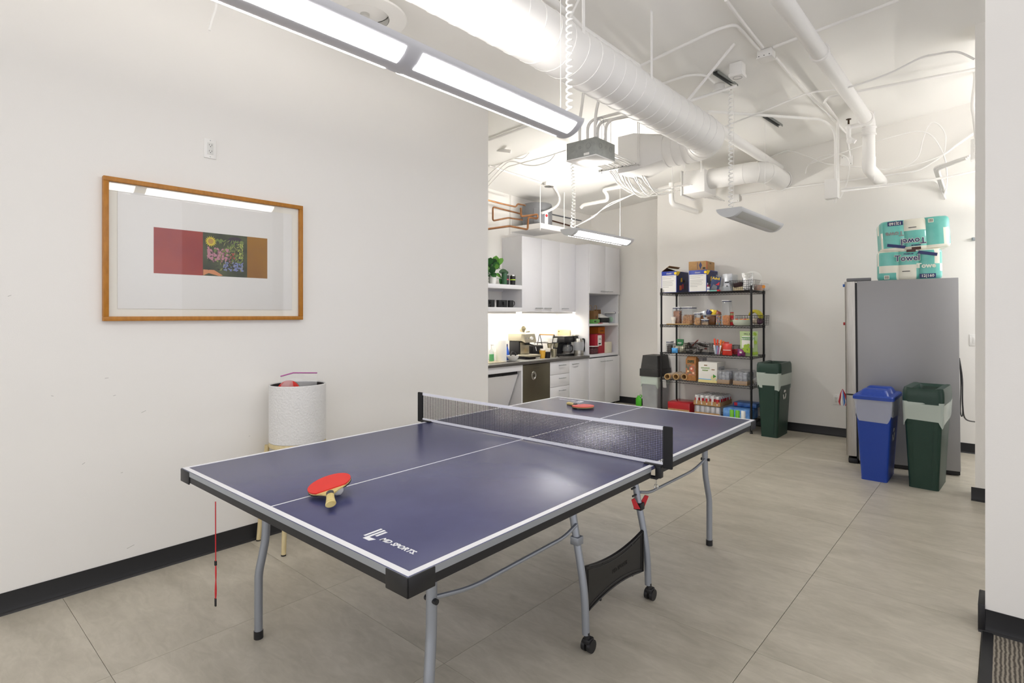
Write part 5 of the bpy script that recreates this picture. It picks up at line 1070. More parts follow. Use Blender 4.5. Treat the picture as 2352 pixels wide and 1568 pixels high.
pos_w = ('lower left', 'lower middle', 'lower right', 'upper left', 'upper middle', 'upper right', 'back left', 'back right', 'front left', 'front middle', 'front right', 'topmost')
for k in range(12):
    m_ = (CHB, CHS, CHB, CHR, CHB, CHS)[k % 6]; b_ = MB().rbox(-.055, .055, -.018, .018, -.008, .008, .006)
    for e in (-1, 1): b_.box(min(e*.055, e*.07), max(e*.055, e*.07), -.018, .018, -.001, .001)
    o = b_.build('chocolate_bar', m_); o.location = (k4.location.x-.10+.066*(k % 4), 6.96+.075*(k//4) if k < 8 else 6.935, Z3+.03+.035*(k//3)); o.rotation_euler = (rn.uniform(-.6, .6), rn.uniform(-.7, .7), rn.uniform(0, 3)); tag(o, pos_w[k]+' wrapped chocolate bar in the wide basket', 'chocolate bar', 'chocolate bars in the wide basket')
cs_ = thing('stick_cup', 'clear cup of orange and white snack sticks on the third shelf', 'cup', (sx(1647, 6.90), 6.92, Z3)); MB().lathe([(0, 0), (.035, 0), (.045, .115), (.043, .115), (.033, .004), (0, .004)], 18).build('cup', CLEARP, cs_)
for k, (x, y, a, c_, h) in enumerate(((-.02, 0, -6, 'd8421e', .20), (-.005, .01, 0, 'd8421e', .19), (.012, .0, 10, 'e0701e', .19), (.02, .015, 16, 'e0701e', .18), (-.015, -.02, -10, 'e8e8ee', .12), (.0, -.024, 2, '58a8dc', .115), (.018, -.02, 14, 'e8e8ee', .12), (.008, -.026, 8, 'c850a0', .10))):
    MB().rbox(-.011, .011, -.004, .004, .006, h, .002, T=TR((x, y, 0), ry=R(a))).build('snack_stick', M('stick_'+c_, c_, .4), cs_)
pouch('red_bag', 'red snack bag standing on the third shelf', (sx(1670, 6.89), 6.90, Z3), .12, .145, .05, M('bag_red', 'cf3326', .35, noise=(12, 'b82a20')), R(-4), prints=[(-.05, .05, .06, .068, LBL)], seed=31, crimp=LBL)
pouch('red_bag', 'smaller red bag tilted behind the red snack bag', (sx(1665, 6.97), 6.99, Z3), .09, .16, .04, MATS['bag_red'], R(8), seed=32, crimp=LBL)
k5 = thing('wire_basket', 'small black wire basket behind the purple candy bag', 'basket', (sx(1690, 7.0), 7.02, Z3)); wire_basket(k5, .055, .09, .12, .018, .0014, 1.05)
o = MB().rbox(-.04, .04, -.06, .06, 0, .07, .015).build('red_sweets', M('sweet_red', 'b0182c', .4)); o.location = k5.location+Vector((0, 0, .006)); tag(o, 'red sweets packet inside the small wire basket', 'packet')
pouch('candy_bag', 'purple candy bag in front of the green snack bag', (sx(1702, 6.875), 6.885, Z3), .095, .085, .045, M('candy_purple', 'a02a74', .35, noise=(26, '3a2450'), bump=(30, .4)), seed=41, prints=[(-.01, .015, .035, .055, LBL)])
GB = M('bag_green', 'bcd49a', .4); DGR = M('dark_green_print', '3c8a34', .45); LIM = M('pickle_green', '9ab83c', .45)
y = 6.935; xg0, xg1 = sx(1699, y), sx(1741, y)
gbag = pouch('snack_bag', 'large pale green snack bag with cucumber slices on the third shelf', ((xg0+xg1)/2, y, Z3), xg1-xg0, .30, .085, GB, prints=[(-.07, .07, .10, .24, LBL), (-.075, .075, .195, .228, DGR)], texts=[('PICKLE-LICIOUS', .019, 0, .211, LBL), ('DILL A', .024, .0, .268, DARKT)], seed=51)
for k, (x, z) in enumerate(((-.03, .09), (.0, .10), (.03, .085), (-.04, .065), (-.01, .06), (.025, .055), (-.02, .125), (.012, .13), (.09, .17), (.085, .27), (.07, .035), (.1, .04))):
    MB().lathe([(0, .003), (.017, .002), (.018, 0)], 14, T=TR((x, -.058+.02*(abs(x) > .06), z), rx=PI/2, rz=0) @ Matrix.Rotation(.6*k, 4, 'Z'), sx=1.3).build('printed_slice', LIM, gbag)
# ---- fourth shelf
for k, (u, v, lb) in enumerate(((1537, 861, 'left kraft paper tube roll poking over the shelf edge'), (1556, 860, 'middle kraft paper tube roll on the fourth shelf'), (1574, 855, 'right kraft paper tube roll on the fourth shelf'))):
    xk = sx(u, 6.86+.05*k); t = thing('kraft_roll', lb, 'roll', (xk, 6.80+.06*k, Z2+.042), group='kraft tube rolls'); KT = M('kraft_tube', 'c2a172', .6, noise=(30, 'b08e5e'))
    MB().lathe([(.030, 0), (.040, 0), (.040, .40), (.030, .40), (.030, 0)], 24, T=TR((0, 0, 0), rx=-PI/2)).build('tube', KT, t); MB().lathe([(.0405, .03), (.0412, .03), (.0412, .37), (.0405, .37)], 24, T=TR((0, 0, 0), rx=-PI/2)).build('film_wrap', FILM, t)
fw = pouch('plastic_scrap', 'scrap of clear plastic hanging from the left kraft roll', at(1527, 890, y=6.80), .05, .11, .02, FILM, seed=61, lean=R(12))
pouch_b = thing('patterned_bag', 'tan paper bag with flower pattern on the fourth shelf', 'bag', (sx(1588, 6.95), 6.98, Z2)); wp = sx(1598, 6.95)-sx(1575, 6.95)
TAN = M('tan_bag', 'b07a44', .6, noise=(30, '9a6632')); MB().frustum([[(-wp/2, -.05, 0), (wp/2, -.05, 0), (wp/2, .05, 0), (-wp/2, .05, 0)], [(-wp/2, -.05, .27), (wp/2, -.05, .27), (wp/2, .05, .27), (-wp/2, .05, .27)], [(-wp/2+.01, -.012, .315), (wp/2-.01, -.012, .315), (wp/2-.01, .012, .315), (-wp/2+.01, .012, .315)]], None).build('bag', TAN, pouch_b)
MB().box(-wp/2+.004, wp/2-.004, -.0515, -.05, .07, .21, 0).build('printed_panel', M('floral_print', '4f6a5e', .5, noise=(26, 'd07a52')), pouch_b); MB().text('DIPS', .045, TR((0, -.052, .245), rx=PI/2), 0, .0004, bold=.002).build('printed_text', M('deep_green_print', '2c4a38', .5), pouch_b)
for x, z, r, c_ in ((.01, .155, .026, 'd0584a'), (.035, .10, .02, 'd07a52'), (-.035, .12, .016, 'd8a04a')):
    for f in range(2): MB().cyl((x, -.0518-.0006*f, z), (x, -.0525-.0006*f, z), r*(1-.45*f), n=10).build('printed_flower', M('flower_'+c_ if f == 0 else 'flower_mid', c_ if f == 0 else 'e8d8c0', .5), pouch_b)
o = carton('grey_box', 'grey printed box behind the patterned bag', (sx(1607, 7.1), 7.12, Z2), 0, .12, .14, .29, M('grey_card', '9c9a9c', .6), [('f', -.05, .05, .2, .24, DARKT)])
x0, x1 = sx(1604, 6.87), sx(1647, 6.87); w_ = x1-x0
cw_ = carton('drink_carton', 'white coconut water carton on the fourth shelf', ((x0+x1)/2, 6.87+.14, Z2), 0, w_, .28, .255, LBL, [('f', -w_/2, w_/2, 0, .035, M('cream_yellow', 'e6d896', .6)), ('f', -w_/2, w_/2, .036, .045, M('sky_print', '5aa8dc', .5)), ('f', -.045, -.005, .21, .222, BRN), ('f', .05, .09, .16, .17, BRN), ('r', -.10, .1, .10, .2, M('pale_grey_print', 'c0c0c4', .6)), ('r', -.02, .07, .15, .17, DARKT)],
             [('f', 'coconut', .034, -.03, .185, M('leaf_print', '6f9a3c', .5), .0006), ('f', 'water', .034, -.03, .155, MATS['leaf_print'], .0006)])
MB().lathe([(0, 0), (.034, 0)], 18, T=TR((.075, -.1415, .06), rx=PI/2)).build('printed_coconut', M('coconut_print', 'd8cfa0', .6), cw_); MB().lathe([(0, 0), (.028, 0)], 3, T=TR((.085, -.1425, .085), rx=PI/2)).build('printed_leaf', DGR, cw_)
WRP = clear_mat('shrink_wrap', 'f6f7fa', .16, .15)
for u0, u1, lb in ((1644, 1675, 'left shrink-wrapped pack of white cans on the fourth shelf'), (1681.5, 1716, 'right shrink-wrapped pack of white cans on the fourth shelf')):
    y = 6.85; x0, x1 = sx(u0, y), sx(u1, y); w_ = x1-x0; t = thing('can_pack', lb, 'drinks pack', ((x0+x1)/2, y+.17, Z2))
    MB().rbox(-w_/2, w_/2, -.16, .16, 0, .17, .02).build('wrap', WRP, t); MB().box(-w_/2+.006, w_/2-.006, -.155, .155, .002, .05).build('tray', KRAFT, t)
    for a in range(3):
        for c_ in range(2 if a else 3):
            MB().lathe([(0, 0), (.028, 0), (.03, .01), (.03, .125), (.024, .135), (0, .135)], 14, c=(-w_/2+.04+c_*(w_-.08)/(2 if a == 0 else 1), -.115+a*.1, .012)).build('can', M('can_grey', 'a8acb2', .35, .4, noise=(30, '5a5e66')), t)
o = MB().ball((0, 0, .05), .055, 12, 8, sc=(.9, .9, .9)).build('clear_bag', FILM); o.location = (sx(1735, 7.0), 7.05, Z2); tag(o, 'crumpled clear bag at the right end of the fourth shelf', 'bag')
# ---- bottom shelf: drinks
CANW = M('cola_can', 'd9d8da', .3, .5); CANR = M('cola_red', 'b0202c', .35, .2); CANT = M('can_top', 'b8b8b8', .3, .8)
def can_mesh():
    b = MB(); r, n = .0325, 14
    for i in range(n):
        a0, a1 = 2*PI*i/n, 2*PI*(i+1)/n; prof = [(.026, 0, 0), (r, .008, 0), (r, .03, 0), (r, .085, 0), (r, .105, 0), (.028, .118, 0), (.027, .12, 0), (.025, .117, 0), (0, .117, 0)]
        for k in range(len(prof)-1):
            p, q = prof[k], prof[k+1]; mi = 2 if k >= 5 else 1 if (k == 2 and i % 4 in (0, 1)) else 0
            b.quad((p[0]*math.cos(a0), p[0]*math.sin(a0), p[1]), (p[0]*math.cos(a1), p[0]*math.sin(a1), p[1]), (q[0]*math.cos(a1), q[0]*math.sin(a1), q[1]), (q[0]*math.cos(a0), q[0]*math.sin(a0), q[1]), mi)
    return b
x0, x1 = sx(1590, 6.86), sx(1648, 6.86); xc = (x0+x1)/2; wt = 7*.066
trz = Z1+.135
def tray(name, label, x, y, z, w_, d, h, m=KRAFT):
    t = thing(name, label, 'tray', (x, y, z)); b_ = MB().box(-w_/2, w_/2, -d/2, d/2, 0, .003); b_.build('base', m, t)
    for s_ in (-1, 1): MB().box(-w_/2, w_/2, min(s_*d/2, s_*(d/2-.003)), max(s_*d/2, s_*(d/2-.003)), .003, h).build('side', m, t); MB().box(min(s_*w_/2, s_*(w_/2-.003)), max(s_*w_/2, s_*(w_/2-.003)), -d/2+.003, d/2-.003, .003, h).build('end', m, t)
    return t
tray('can_tray', 'cardboard tray of open cola cans on the bottom shelf', xc+.03, 7.045, trz, 5*.066+.012, 7*.066-.07, .055)
cm0 = None; rows = ('front', 'second', 'third', 'fourth', 'fifth', 'back'); cols_ = ('leftmost', 'second from left', 'middle', 'second from right', 'rightmost')
for j in range(6):
    for i in range(5):
        if cm0 is None: cm0 = can_mesh().build('cola_can', [CANW, CANR, CANT]); o = cm0
        else: o = cm0.copy(); C.objects.link(o)
        o.location = (xc+.03-.132+.066*i, 7.045-.165+.066*j, trz+.0035); o.rotation_euler = (0, 0, .4*(i*3+j)); tag(o, cols_[i]+' white and red cola can in the '+rows[j]+' row of the tray', 'can', 'cola cans in the cardboard tray')
def shrink_pack(label, x, y, w_, d, h, mcan, mwrap, nx_, ny_, zb=Z1, band=None):
    t = thing('drinks_pack', label, 'drinks pack', (x, y, zb)); MB().rbox(-w_/2, w_/2, -d/2, d/2, .0, h, .018).build('wrap', mwrap, t)
    if band: MB().box(-w_/2+.01, w_/2-.01, -d/2-.001, -d/2+.002, .002, .045).build('card_tray', KRAFT, t)
    for i in range(nx_):
        for j in range(ny_):
            MB().lathe([(0, 0), (.029, 0), (.032, .01), (.032, h-.03), (.026, h-.016), (0, h-.016)], 12, c=(-w_/2+.04+i*(w_-.08)/max(1, nx_-1), -d/2+.04+j*(d-.08)/max(1, ny_-1), .006)).build('can', mcan, t)
    return t
shrink_pack('lower wrapped pack of cola cans under the cardboard tray', xc+.03, 7.045, .34, .38, .132, CANW, WRP, 5, 1, band=True)
x0, x1 = sx(1531, 6.86), sx(1588, 6.86)
REDW = clear_mat('red_wrap', 'd8303a', .55, .15); shrink_pack('red wrapped pack of cans at the left of the bottom shelf', (x0+x1)/2-.01, 7.03, x1-x0-.03, .32, .135, CANR, REDW, 5, 1, band=True)
x0, x1 = sx(1655, 6.86), sx(1722, 6.86)
BLW = M('blue_wrap', '2f74c8', .3, noise=(16, '7fb0e4'), bump=(24, .5)); GRC = M('lime_can', '78c23a', .35, .3)
bp1 = thing('drinks_pack', 'blue wrapped pack with green cans at the right of the bottom shelf', 'drinks pack', ((x0+x1)/2+.01, 7.01, Z1)); w_ = x1-x0-.02
MB().rbox(-w_/2, w_/2, -.14, .16, 0, .13, .02).build('wrap', BLW, bp1)
for k in range(3): MB().lathe([(0, 0), (.031, 0), (.031, .10), (.026, .11), (0, .11)], 14, c=(-.05+.068*k, -.125, .006)).build('can', GRC if k < 2 else PLW, bp1)
bp2 = thing('drinks_pack', 'darker blue wrapped pack lying on the green can pack', 'drinks pack', ((x0+x1)/2+.06, 7.13, Z1+.131)); MB().rbox(-.15, .14, -.10, .11, 0, .06, .02).build('wrap', M('blue_wrap_dark', '28508e', .35, noise=(18, '4a7ac0')), bp2); MB().rbox(-.13, -.09, -.102, -.10, .015, .055, .0005).build('printed_panel', RED, bp2)
# ------------------------------------------------------------------ refrigerator
def rrect(w_, d, r, k=5, cx_=0, cy_=0):
    pts = []
    for sx_, sy_, a0 in ((1, 1, 0), (-1, 1, 90), (-1, -1, 180), (1, -1, 270)):
        for i in range(k+1):
            a = R(a0+90*i/k); pts.append((cx_+sx_*(w_/2-r)+r*math.cos(a), cy_+sy_*(d/2-r)+r*math.sin(a)))
    return pts
FGR = M('fridge_grey', '9a9a9d', .42, .35, bump=(260, .05)); FST = M('fridge_steel', 'b5b1aa', .3, .85, noise=(6, 'a6a29b', (30, 30, 1)))
fr = thing('refrigerator', 'tall grey refrigerator with steel doors against the far wall', 'refrigerator', (-1.142, 6.112, 0), rot=(0, R(-.55), R(8.4)))
MB().rbox(.105, .862, 0, .90, .035, 1.735, .004).build('cabinet', FGR, fr)
MB().box(.09, .106, .006, .894, .05, 1.72).build('door_gasket', BLK, fr)
def fdoor(z0, z1, nm):
    prof = [(.088, 0), (.03, 0), (.012, .006), (.004, .03), (0, .12), (-.004, .45), (0, .78), (.004, .87), (.012, .894), (.03, .90), (.088, .90)]
    d = MB().frustum([[(x, y, z0) for x, y in prof], [(x, y, z1) for x, y in prof]], None).build(nm, FST, fr); return d
d1 = fdoor(.662, 1.733, 'upper_door'); d2_ = fdoor(.07, .648, 'freezer_drawer')
MB().rbox(.02, .22, .01, .10, 1.736, 1.765, .006).build('hinge_cover', M('hinge_grey', '6d6e72', .45), fr)
MB().rbox(.02, .10, .005, .895, .0, .05, .01).build('base_grille', BLK, fr); MB().box(.11, .86, .02, .88, .0, .034).build('plinth', BLK, fr)
for z in (.33, .37): MB().box(.68, .74, -.0015, .0, z, z+.004).build('panel_mark', GREYM, fr)
for z, c_, n_ in ((1.70, '2a62b8', 'magnet'), (1.33, 'b03030', 'magnet')): MB().cyl((-.012, .06, z), (.004, .06, z), .014, n=12).build(n_, M('magnet_'+c_, c_, .4), fr)
rbn = thing('ribbon_bundle', 'red white and blue ribbon bunch hanging on the fridge door', 'ribbons', at(1935, 905, y=6.16))
for k, c_ in enumerate(('b02430', 'e8e6e2', '4a74b8', 'b02430')):
    rr = random.Random(k); MB().tube([(0, 0, .05), (-.015+.012*k, .0, .0), (-.03+.022*k, .01, -.06-.02*rr.random()), (-.02+.015*k, .0, -.11)], [.003, .008, .009, .003], 5).build('ribbon', M('ribbon_'+c_, c_, .6), rbn)
pipe('black_cable', 'black power cord hanging behind the fridge', [at(2203, 822, y=6.35), at(2210, 870, y=6.4), at(2211, 930, y=6.45), at(2218, 962, y=6.6), at(2245, 969, y=7.2)], .006, 'cable', m=BLK, smooth=True)
pipe('black_cable', 'thin looped black cord beside the fridge power cord', [at(2204, 826, y=6.33), at(2207, 880, y=6.36), at(2206, 945, y=6.36), at(2211, 948, y=6.38), at(2209, 860, y=6.38)], .004, 'cable', m=BLK, smooth=True)
# ------------------------------------------------------------------ paper towel packs on the fridge
TEAL = M('towel_teal', '5fb8ae', .3, noise=(9, '72c4ba'), coat=.3); TWH = M('towel_white', 'eae8da', .4, coat=.3); TNV = M('towel_navy', '2a3366', .4); TBR = M('towel_brown', '4a2a24', .4)
def towel_pack(label, loc, rz, w_, d, h, flip, tilt=0):
    t = thing('paper_towel_pack', label, 'paper towels', loc, rot=(0, tilt, rz)); b = MB(); n = 96; nz = 12
    def ring(f):
        pts = []
        for i in range(n):
            s_ = i/n*4; sd, q = int(s_), s_-int(s_); lob = 3 if sd in (0, 2) else 2
            blg = abs(math.sin(PI*lob*q))**.6*.020
            x, y = [(-w_/2+w_*q, -d/2-blg), (w_/2+blg, -d/2+d*q), (w_/2-w_*q, d/2+blg), (-w_/2-blg, d/2-d*q)][sd]
            pts.append((x*f, y*f))
        return pts
    zz = [0, .012, .03] + [h*k/(nz-4) for k in range(1, nz-4)] + [h-.03, h-.012, h]; zz = sorted(set(round(z, 4) for z in zz)); K_ = len(zz)
    loops = [[(x, y, z) for x, y in ring(.93 if k in (0, K_-1) else .98 if k in (1, K_-2) else 1)] for k, z in enumerate(zz)]
    vs = [p for l in loops for p in l]; fs, ms = [], []
    for k in range(K_-1):
        for i in range(n):
            j = (i+1) % n; fs.append((k*n+i, k*n+j, (k+1)*n+j, (k+1)*n+i)); q = (i+.5)/n*4; zf = (zz[k]+zz[k+1])/2/h; zf = 1-zf if flip else zf
            teal = (.52 < zf < .93 and not (q % 1 > .93)) or (.0 < zf < .32 and (q % 1 > .62 or q % 1 < .0)) or (.32 < zf < .55 and (q % 1) > .66 ) or (zf < .28 and q % 1 < .30)
            if flip: teal = (.50 < zf < .92 and q % 1 < .92) or (zf < .34 and (q % 1 < .34 or q % 1 > .66)) or (.34 <= zf < .5 and q % 1 < .9)
            ms.append(1 if teal else 0)
    fs += [tuple(range(n-1, -1, -1)), tuple((K_-1)*n+i for i in range(n))]; ms += [0, 0]
    b.add(vs, fs); b.m = ms; b.build('wrapped_rolls', [TWH, TEAL], t, ang=50)
    e = -d/2-.0215; fz = (lambda z: h-z) if flip else (lambda z: z); rot = PI if flip else 0
    def T(x, z): return TR((x, e, fz(z)), rx=PI/2) @ Matrix.Rotation(rot, 4, 'Z')
    MB().text('Towel', .075, T(-.01 if not flip else -.02, h*.72), 0, .0006, bold=.0045).build('printed_outline', TWH, t); MB().text('Towel', .075, T(-.01 if not flip else -.02, h*.72) @ TR((0, 0, .0012)), 0, .0006, bold=.0012).build('printed_word', TNV, t)
    MB().text('PREMIUM', .018, T(-.0, h*.86), 0, .0006, bold=.0005).build('printed_word', TNV, t)
    x5 = .14 if not flip else -.15
    MB().rbox(-.06, .06, -.02, .02, -.001, .001, .0008, T=T(x5, h*.10)).build('printed_badge', TNV, t); MB().text('12|160', .035, T(x5, h*.10) @ TR((0, 0, .0015)), 0, .0004, bold=.0008).build('printed_count', TWH, t)
    MB().text('Towe', .06, T(.13 if not flip else -.16, h*.44), 0, .0006, bold=.002).build('printed_word', TWH if not flip else GREYT, t)
    MB().prism([(-.075, -.012), (.07, -.045), (.075, -.018), (-.06, .014)], -.001, .001, 0, T(.14 if not flip else -.15, h*.9)).build('printed_flash', TNV, t)
    MB().box(-.035, .035, -.012, .012, -.001, .001, T=T(0 if flip else .02, h*.965)).build('printed_brand_box', TBR, t)
    for x, z in ((.12, .12),) if flip else ((-.17, .10),):
        MB().box(-.02, .02, -.018, .018, -.001, .0012, T=T(x, h*z)).build('barcode', TWH, t)
        for q in range(4): MB().box(-.014+.008*q, -.010+.008*q, -.013, .013, .0012, .0016, T=T(x, h*z)).build('barcode_bar', DARKT, t)
    MB().box(-.03, .03, -.003, .003, -.001, .001, T=T(-.02, h*.28)).build('printed_line', DARKT, t)
    MB().text('12', .05, TR((w_/2+.0215, 0, h*.5), rx=PI/2, rz=PI/2) @ Matrix.Rotation(rot, 4, 'Z'), 0, .0005, bold=.001).build('printed_count', TNV, t)
    return t
lp = at(2092, 641, y=6.40)
towel_pack('lower teal wrapped pack of paper towels standing on the fridge', (-.685, 6.46, 1.744), R(6), .46, .30, .275, False, R(-.8))
towel_pack('upper teal wrapped pack of paper towels lying upside down on the lower pack', (-.655, 6.48, 2.022), R(14), .50, .31, .285, True, R(-3))
# ------------------------------------------------------------------ waste bins
LINER = clear_mat('bin_liner', 'f8faf9', .36, .2); LINERG = clear_mat('bin_liner_green', 'e6f3ea', .6, .2)
def lerp_rect(w0, d0, w1, d1, t, r): return rrect(w0+(w1-w0)*t, d0+(d1-d0)*t, r)
def recycle_mark(parent, T, r, m=PAPERW):
    for k in range(3):
        a0 = R(90+120*k); pts = []
        for dr in (1, .62):
            seq = [R(-38), R(-20), R(20)] if dr == 1 else [R(20), R(-20), R(-38)]
            pts += [(r*dr*math.cos(a0+q), r*dr*math.sin(a0+q)) for q in seq]
        MB().prism(pts, 0, .0012, 0, T).build('recycling_arrow', m, parent)
        b_ = a0+R(22); c_ = (r*.81*math.cos(b_), r*.81*math.sin(b_)); d_ = a0+R(52)
        MB().prism([(r*1.12*math.cos(b_), r*1.12*math.sin(b_)), (r*.5*math.cos(b_), r*.5*math.sin(b_)), (r*.80*math.cos(d_), r*.80*math.sin(d_))], 0, .0012, 0, T).build('arrow_head', m, parent)
def waste_bin(label, loc, rz, bw, bd, tw, td, H, m, liner, lid, mark=None, name='waste_bin'):
    t = thing(name, label, 'bin', loc, rz); b = MB(); hs = (0, .012, .03, .5, .9, 1)
    b.frustum([[(x, y, z*H if z > .1 else z) for x, y in lerp_rect(bw, bd, tw, td, z, .03 if z else .022)] for z in hs], None); b.build('body', m, t)
    if liner:
        n = 24; L = []
        for k, z in enumerate((-.165, -.12, -.06, .0, .012)):
            f = 1+(z/H)*(1-bw/tw) ; rn = random.Random(k+len(label)); base = rrect(tw*f+.018, td*f+.018, .03)
            L.append([(x*(1+.012*rn.uniform(-1, 1)), y*(1+.012*rn.uniform(-1, 1)), H+z+(.03*math.sin(3*i/n*2*PI/1.0+len(label)) if k == 0 else 0)) for i, (x, y) in enumerate(base)])
        b = MB(); b.frustum(L, None, caps=False); b.build('liner_bag', liner, t, ang=20)
    if lid == 'open':
        lo = MB(); base = rrect(tw+.02, td+.02, .045, 8); inn = rrect(tw-.11, td-.12, .03, 8); n = len(base)
        dip = lambda x, y: .022*math.cos(2*math.atan2(y/td, x/tw)*2)*-1
        L = [[(x, y, H-.005) for x, y in base], [(x*1.0, y*1.0, H+.05) for x, y in base], [(x*.985, y*.985, H+.085+dip(x, y)*.6) for x, y in base], [(x*.93, y*.93, H+.103+dip(x, y)) for x, y in base],
             [(x*1.06, y*1.06, H+.096+dip(x, y)) for x, y in inn], [(x, y, H+.07+dip(x, y)) for x, y in inn], [(x*.95, y*.95, H+.03) for x, y in inn], [(x*.8, y*.8, H+.02) for x, y in inn]]
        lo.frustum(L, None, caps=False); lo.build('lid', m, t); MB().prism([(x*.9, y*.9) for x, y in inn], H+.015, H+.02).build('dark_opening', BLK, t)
    elif lid == 'blue':
        lb_ = MB(); base = rrect(tw+.035, td+.035, .03); lb_.frustum([[(x, y, H-.004) for x, y in base], [(x, y, H+.022) for x, y in base], [(x*.96, y*.96, H+.030) for x, y in base]], None); lo = lb_.build('lid', m, t)
        for s_ in (-1, 1):
            h_ = MB().frustum([[(x, y, H+.029) for x, y in rrect(tw*.86, td*.40, .03, cy_=s_*td*.235)], [(x, y, H+.07) for x, y in rrect(tw*.70, td*.28, .03, cy_=s_*td*.235)], [(x, y, H+.078) for x, y in rrect(tw*.6, td*.2, .02, cy_=s_*td*.235)]], None); h_.build('raised_half', m, lo)
        MB().rbox(-tw*.3, tw*.3, -.018, .018, H+.030, H+.034, .001).build('slot', BLK, lo); MB().cyl((.0, 0, H+.031), (0, 0, H+.036), .042, n=20).build('bottle_hole', BLK, lo)
    elif lid == 'swing':
        lb_ = MB(); base = rrect(tw+.03, td+.03, .02); lb_.frustum([[(x, y, H-.03) for x, y in base], [(x*.99, y*.99, H+.07) for x, y in base], [(x*.93, y*.93, H+.072) for x, y in base], [(x*.80, y*.80, H+.255) for x, y in base]], None); lb_.build('lid', M('lid_black', '2c2c2c', .5), t)
    if mark:
        fz = mark; f = bw+(tw-bw)*fz; an = math.atan2((tw-bw)/2, H)
        T = TR((f/2+.003, -.02, fz*H), rz=PI/2) @ Matrix.Rotation(PI/2+an, 4, 'X'); recycle_mark(t, T, .058)
    return t
BGR = M('bin_green', '16372c', .42, bump=(120, .05)); BBL = M('bin_blue', '1a3f9c', .4, bump=(120, .05)); BGY = M('bin_grey_clear', '8f9294', .35, noise=(3, 'a5a8aa'))
g1 = waste_bin('green waste bin beside the wire shelving', (-2.045, 6.985, 0), 0, .185, .40, .255, .45, .735, BGR, LINERG, 'open', .66)
g2 = waste_bin('green waste bin in front of the fridge at the right', (-.487, 5.80, 0), R(-3), .20, .40, .26, .48, .70, BGR, LINERG, 'open')
bb_ = waste_bin('blue recycling bin in front of the fridge', (-.838, 5.79, 0), R(0), .19, .40, .262, .50, .70, BBL, LINER, 'blue', .55, 'recycling_bin')
waste_bin('grey waste bin with a tall black lid left of the shelving', (-3.66, 7.145, 0), 0, .22, .34, .255, .38, .60, BGY, LINERG, 'swing')
for t, w_ in ((g1, (.185, .255, .40, .45, .735)), (g2, (.20, .26, .40, .48, .70))):   # moulded front panel
    L = []
    for z in (.04, .60):
        f = z/w_[4]; wd = (w_[0]+(w_[1]-w_[0])*f)*.28; y = -(w_[2]+(w_[3]-w_[2])*f)/2
        L.append([(-wd, y-.004, z), (wd, y-.004, z), (wd, y+.004, z), (-wd, y+.004, z)])
    MB().frustum(L, None).build('moulded_panel', BGR, t)
gs = thing('cleaner_bottle', 'bright green cleaner bottle on the floor beside the grey bin', 'bottle', at(1467, 932, z=0)); GRB = M('cleaner_green', '56c832', .35)
MB().lathe([(0, 0), (.045, 0), (.05, .01), (.05, .11), (.02, .15), (.018, .165), (0, .165)], 18, sy=.6).build('bottle', GRB, gs); MB().cyl((0, 0, .165), (0, 0, .19), .015).build('cap', PLW, gs); MB().tube(smooth_path([(.03, 0, .13), (.055, 0, .16), (.03, 0, .175)], 4), .007, 6).build('grip', GRB, gs)
# ------------------------------------------------------------------ outlets
def outlet(label, loc, rz, w_=.07, h=.115, deco=True):
    t = thing('wall_outlet', label, 'outlet', loc, rz); p = MB().rbox(-w_/2, w_/2, -.007, 0, -h/2, h/2, .003).build('cover_plate', PLW, t)
    MB().rbox(-w_*.24, w_*.24, -.0095, -.006, -h*.30, h*.30, .001).build('receptacle', M('receptacle_white', 'dcdcd8', .4), p)
    for z in (-.018, .018):
        for x in (-.007, .007): MB().box(x-.001, x+.001, -.0102, -.0094, z, z+.008).build('slot', BLK, p)
        MB().cyl((0, -.0102, z-.006), (0, -.0094, z-.006), .0025, n=8).build('ground_hole', BLK, p)
    for z in (-h*.42, h*.42): MB().cyl((0, -.0078, z), (0, -.0068, z), .003, n=8).build('screw', SILV, p)
    return t
po_ = at(482, 342, x=XL); outlet('white duplex outlet high on the left wall above the picture', po_, PI/2)
po_ = at(1921, 918, y=YE); outlet('white wall outlet low on the far wall left of the fridge', po_, 0)
po_ = at(2241, 781, y=YE); sw = thing('light_switch', 'white switch plate on the far wall at the right', 'switch', po_); MB().rbox(-.05, .05, -.007, 0, -.058, .058, .003).build('plate', PLW, sw); MB().rbox(-.022, .022, -.010, -.006, -.033, .033, .002).build('rocker', PLW, sw)
po_ = at(2238, 549, y=YE); hk = thing('wall_hook', 'small metal bracket high on the far wall by the right pillar', 'hook', po_); MB().rbox(-.02, .02, -.04, 0, -.015, .015, .004).build('plate', SILV, hk); MB().cyl((-.0, -.05, -.0), (-.0, -.005, -.0), .012).build('knob', SILV, hk)
# ------------------------------------------------------------------ framed picture on the left wall
PXW = XL; y0, y1, z0, z1 = .752, 1.854, 1.384, 2.145
pc = thing('framed_picture', 'framed flower print with a honey-coloured wooden frame on the left wall', 'picture', (PXW, (y0+y1)/2, (z0+z1)/2)); W2, H2 = (y1-y0)/2, (z1-z0)/2
FRM = M('honey_wood', 'b3761f', .42, noise=(20, 'a3680f', (1, 3, 1)))
fwid, fdep = .024, .034
for (a, b_, c_, d_) in ((-W2, W2, H2-fwid, H2), (-W2, W2, -H2, -H2+fwid), (-W2, -W2+fwid, -H2+fwid, H2-fwid), (W2-fwid, W2, -H2+fwid, H2-fwid)): MB().rbox(0.001, fdep, a, b_, c_, d_, .002).build('frame_rail', FRM, pc)
MB().box(.001, .010, -W2+.02, W2-.02, -H2+.02, H2-.02).build('mat_board', M('mat_cream', 'e6e3d8', .8), pc)
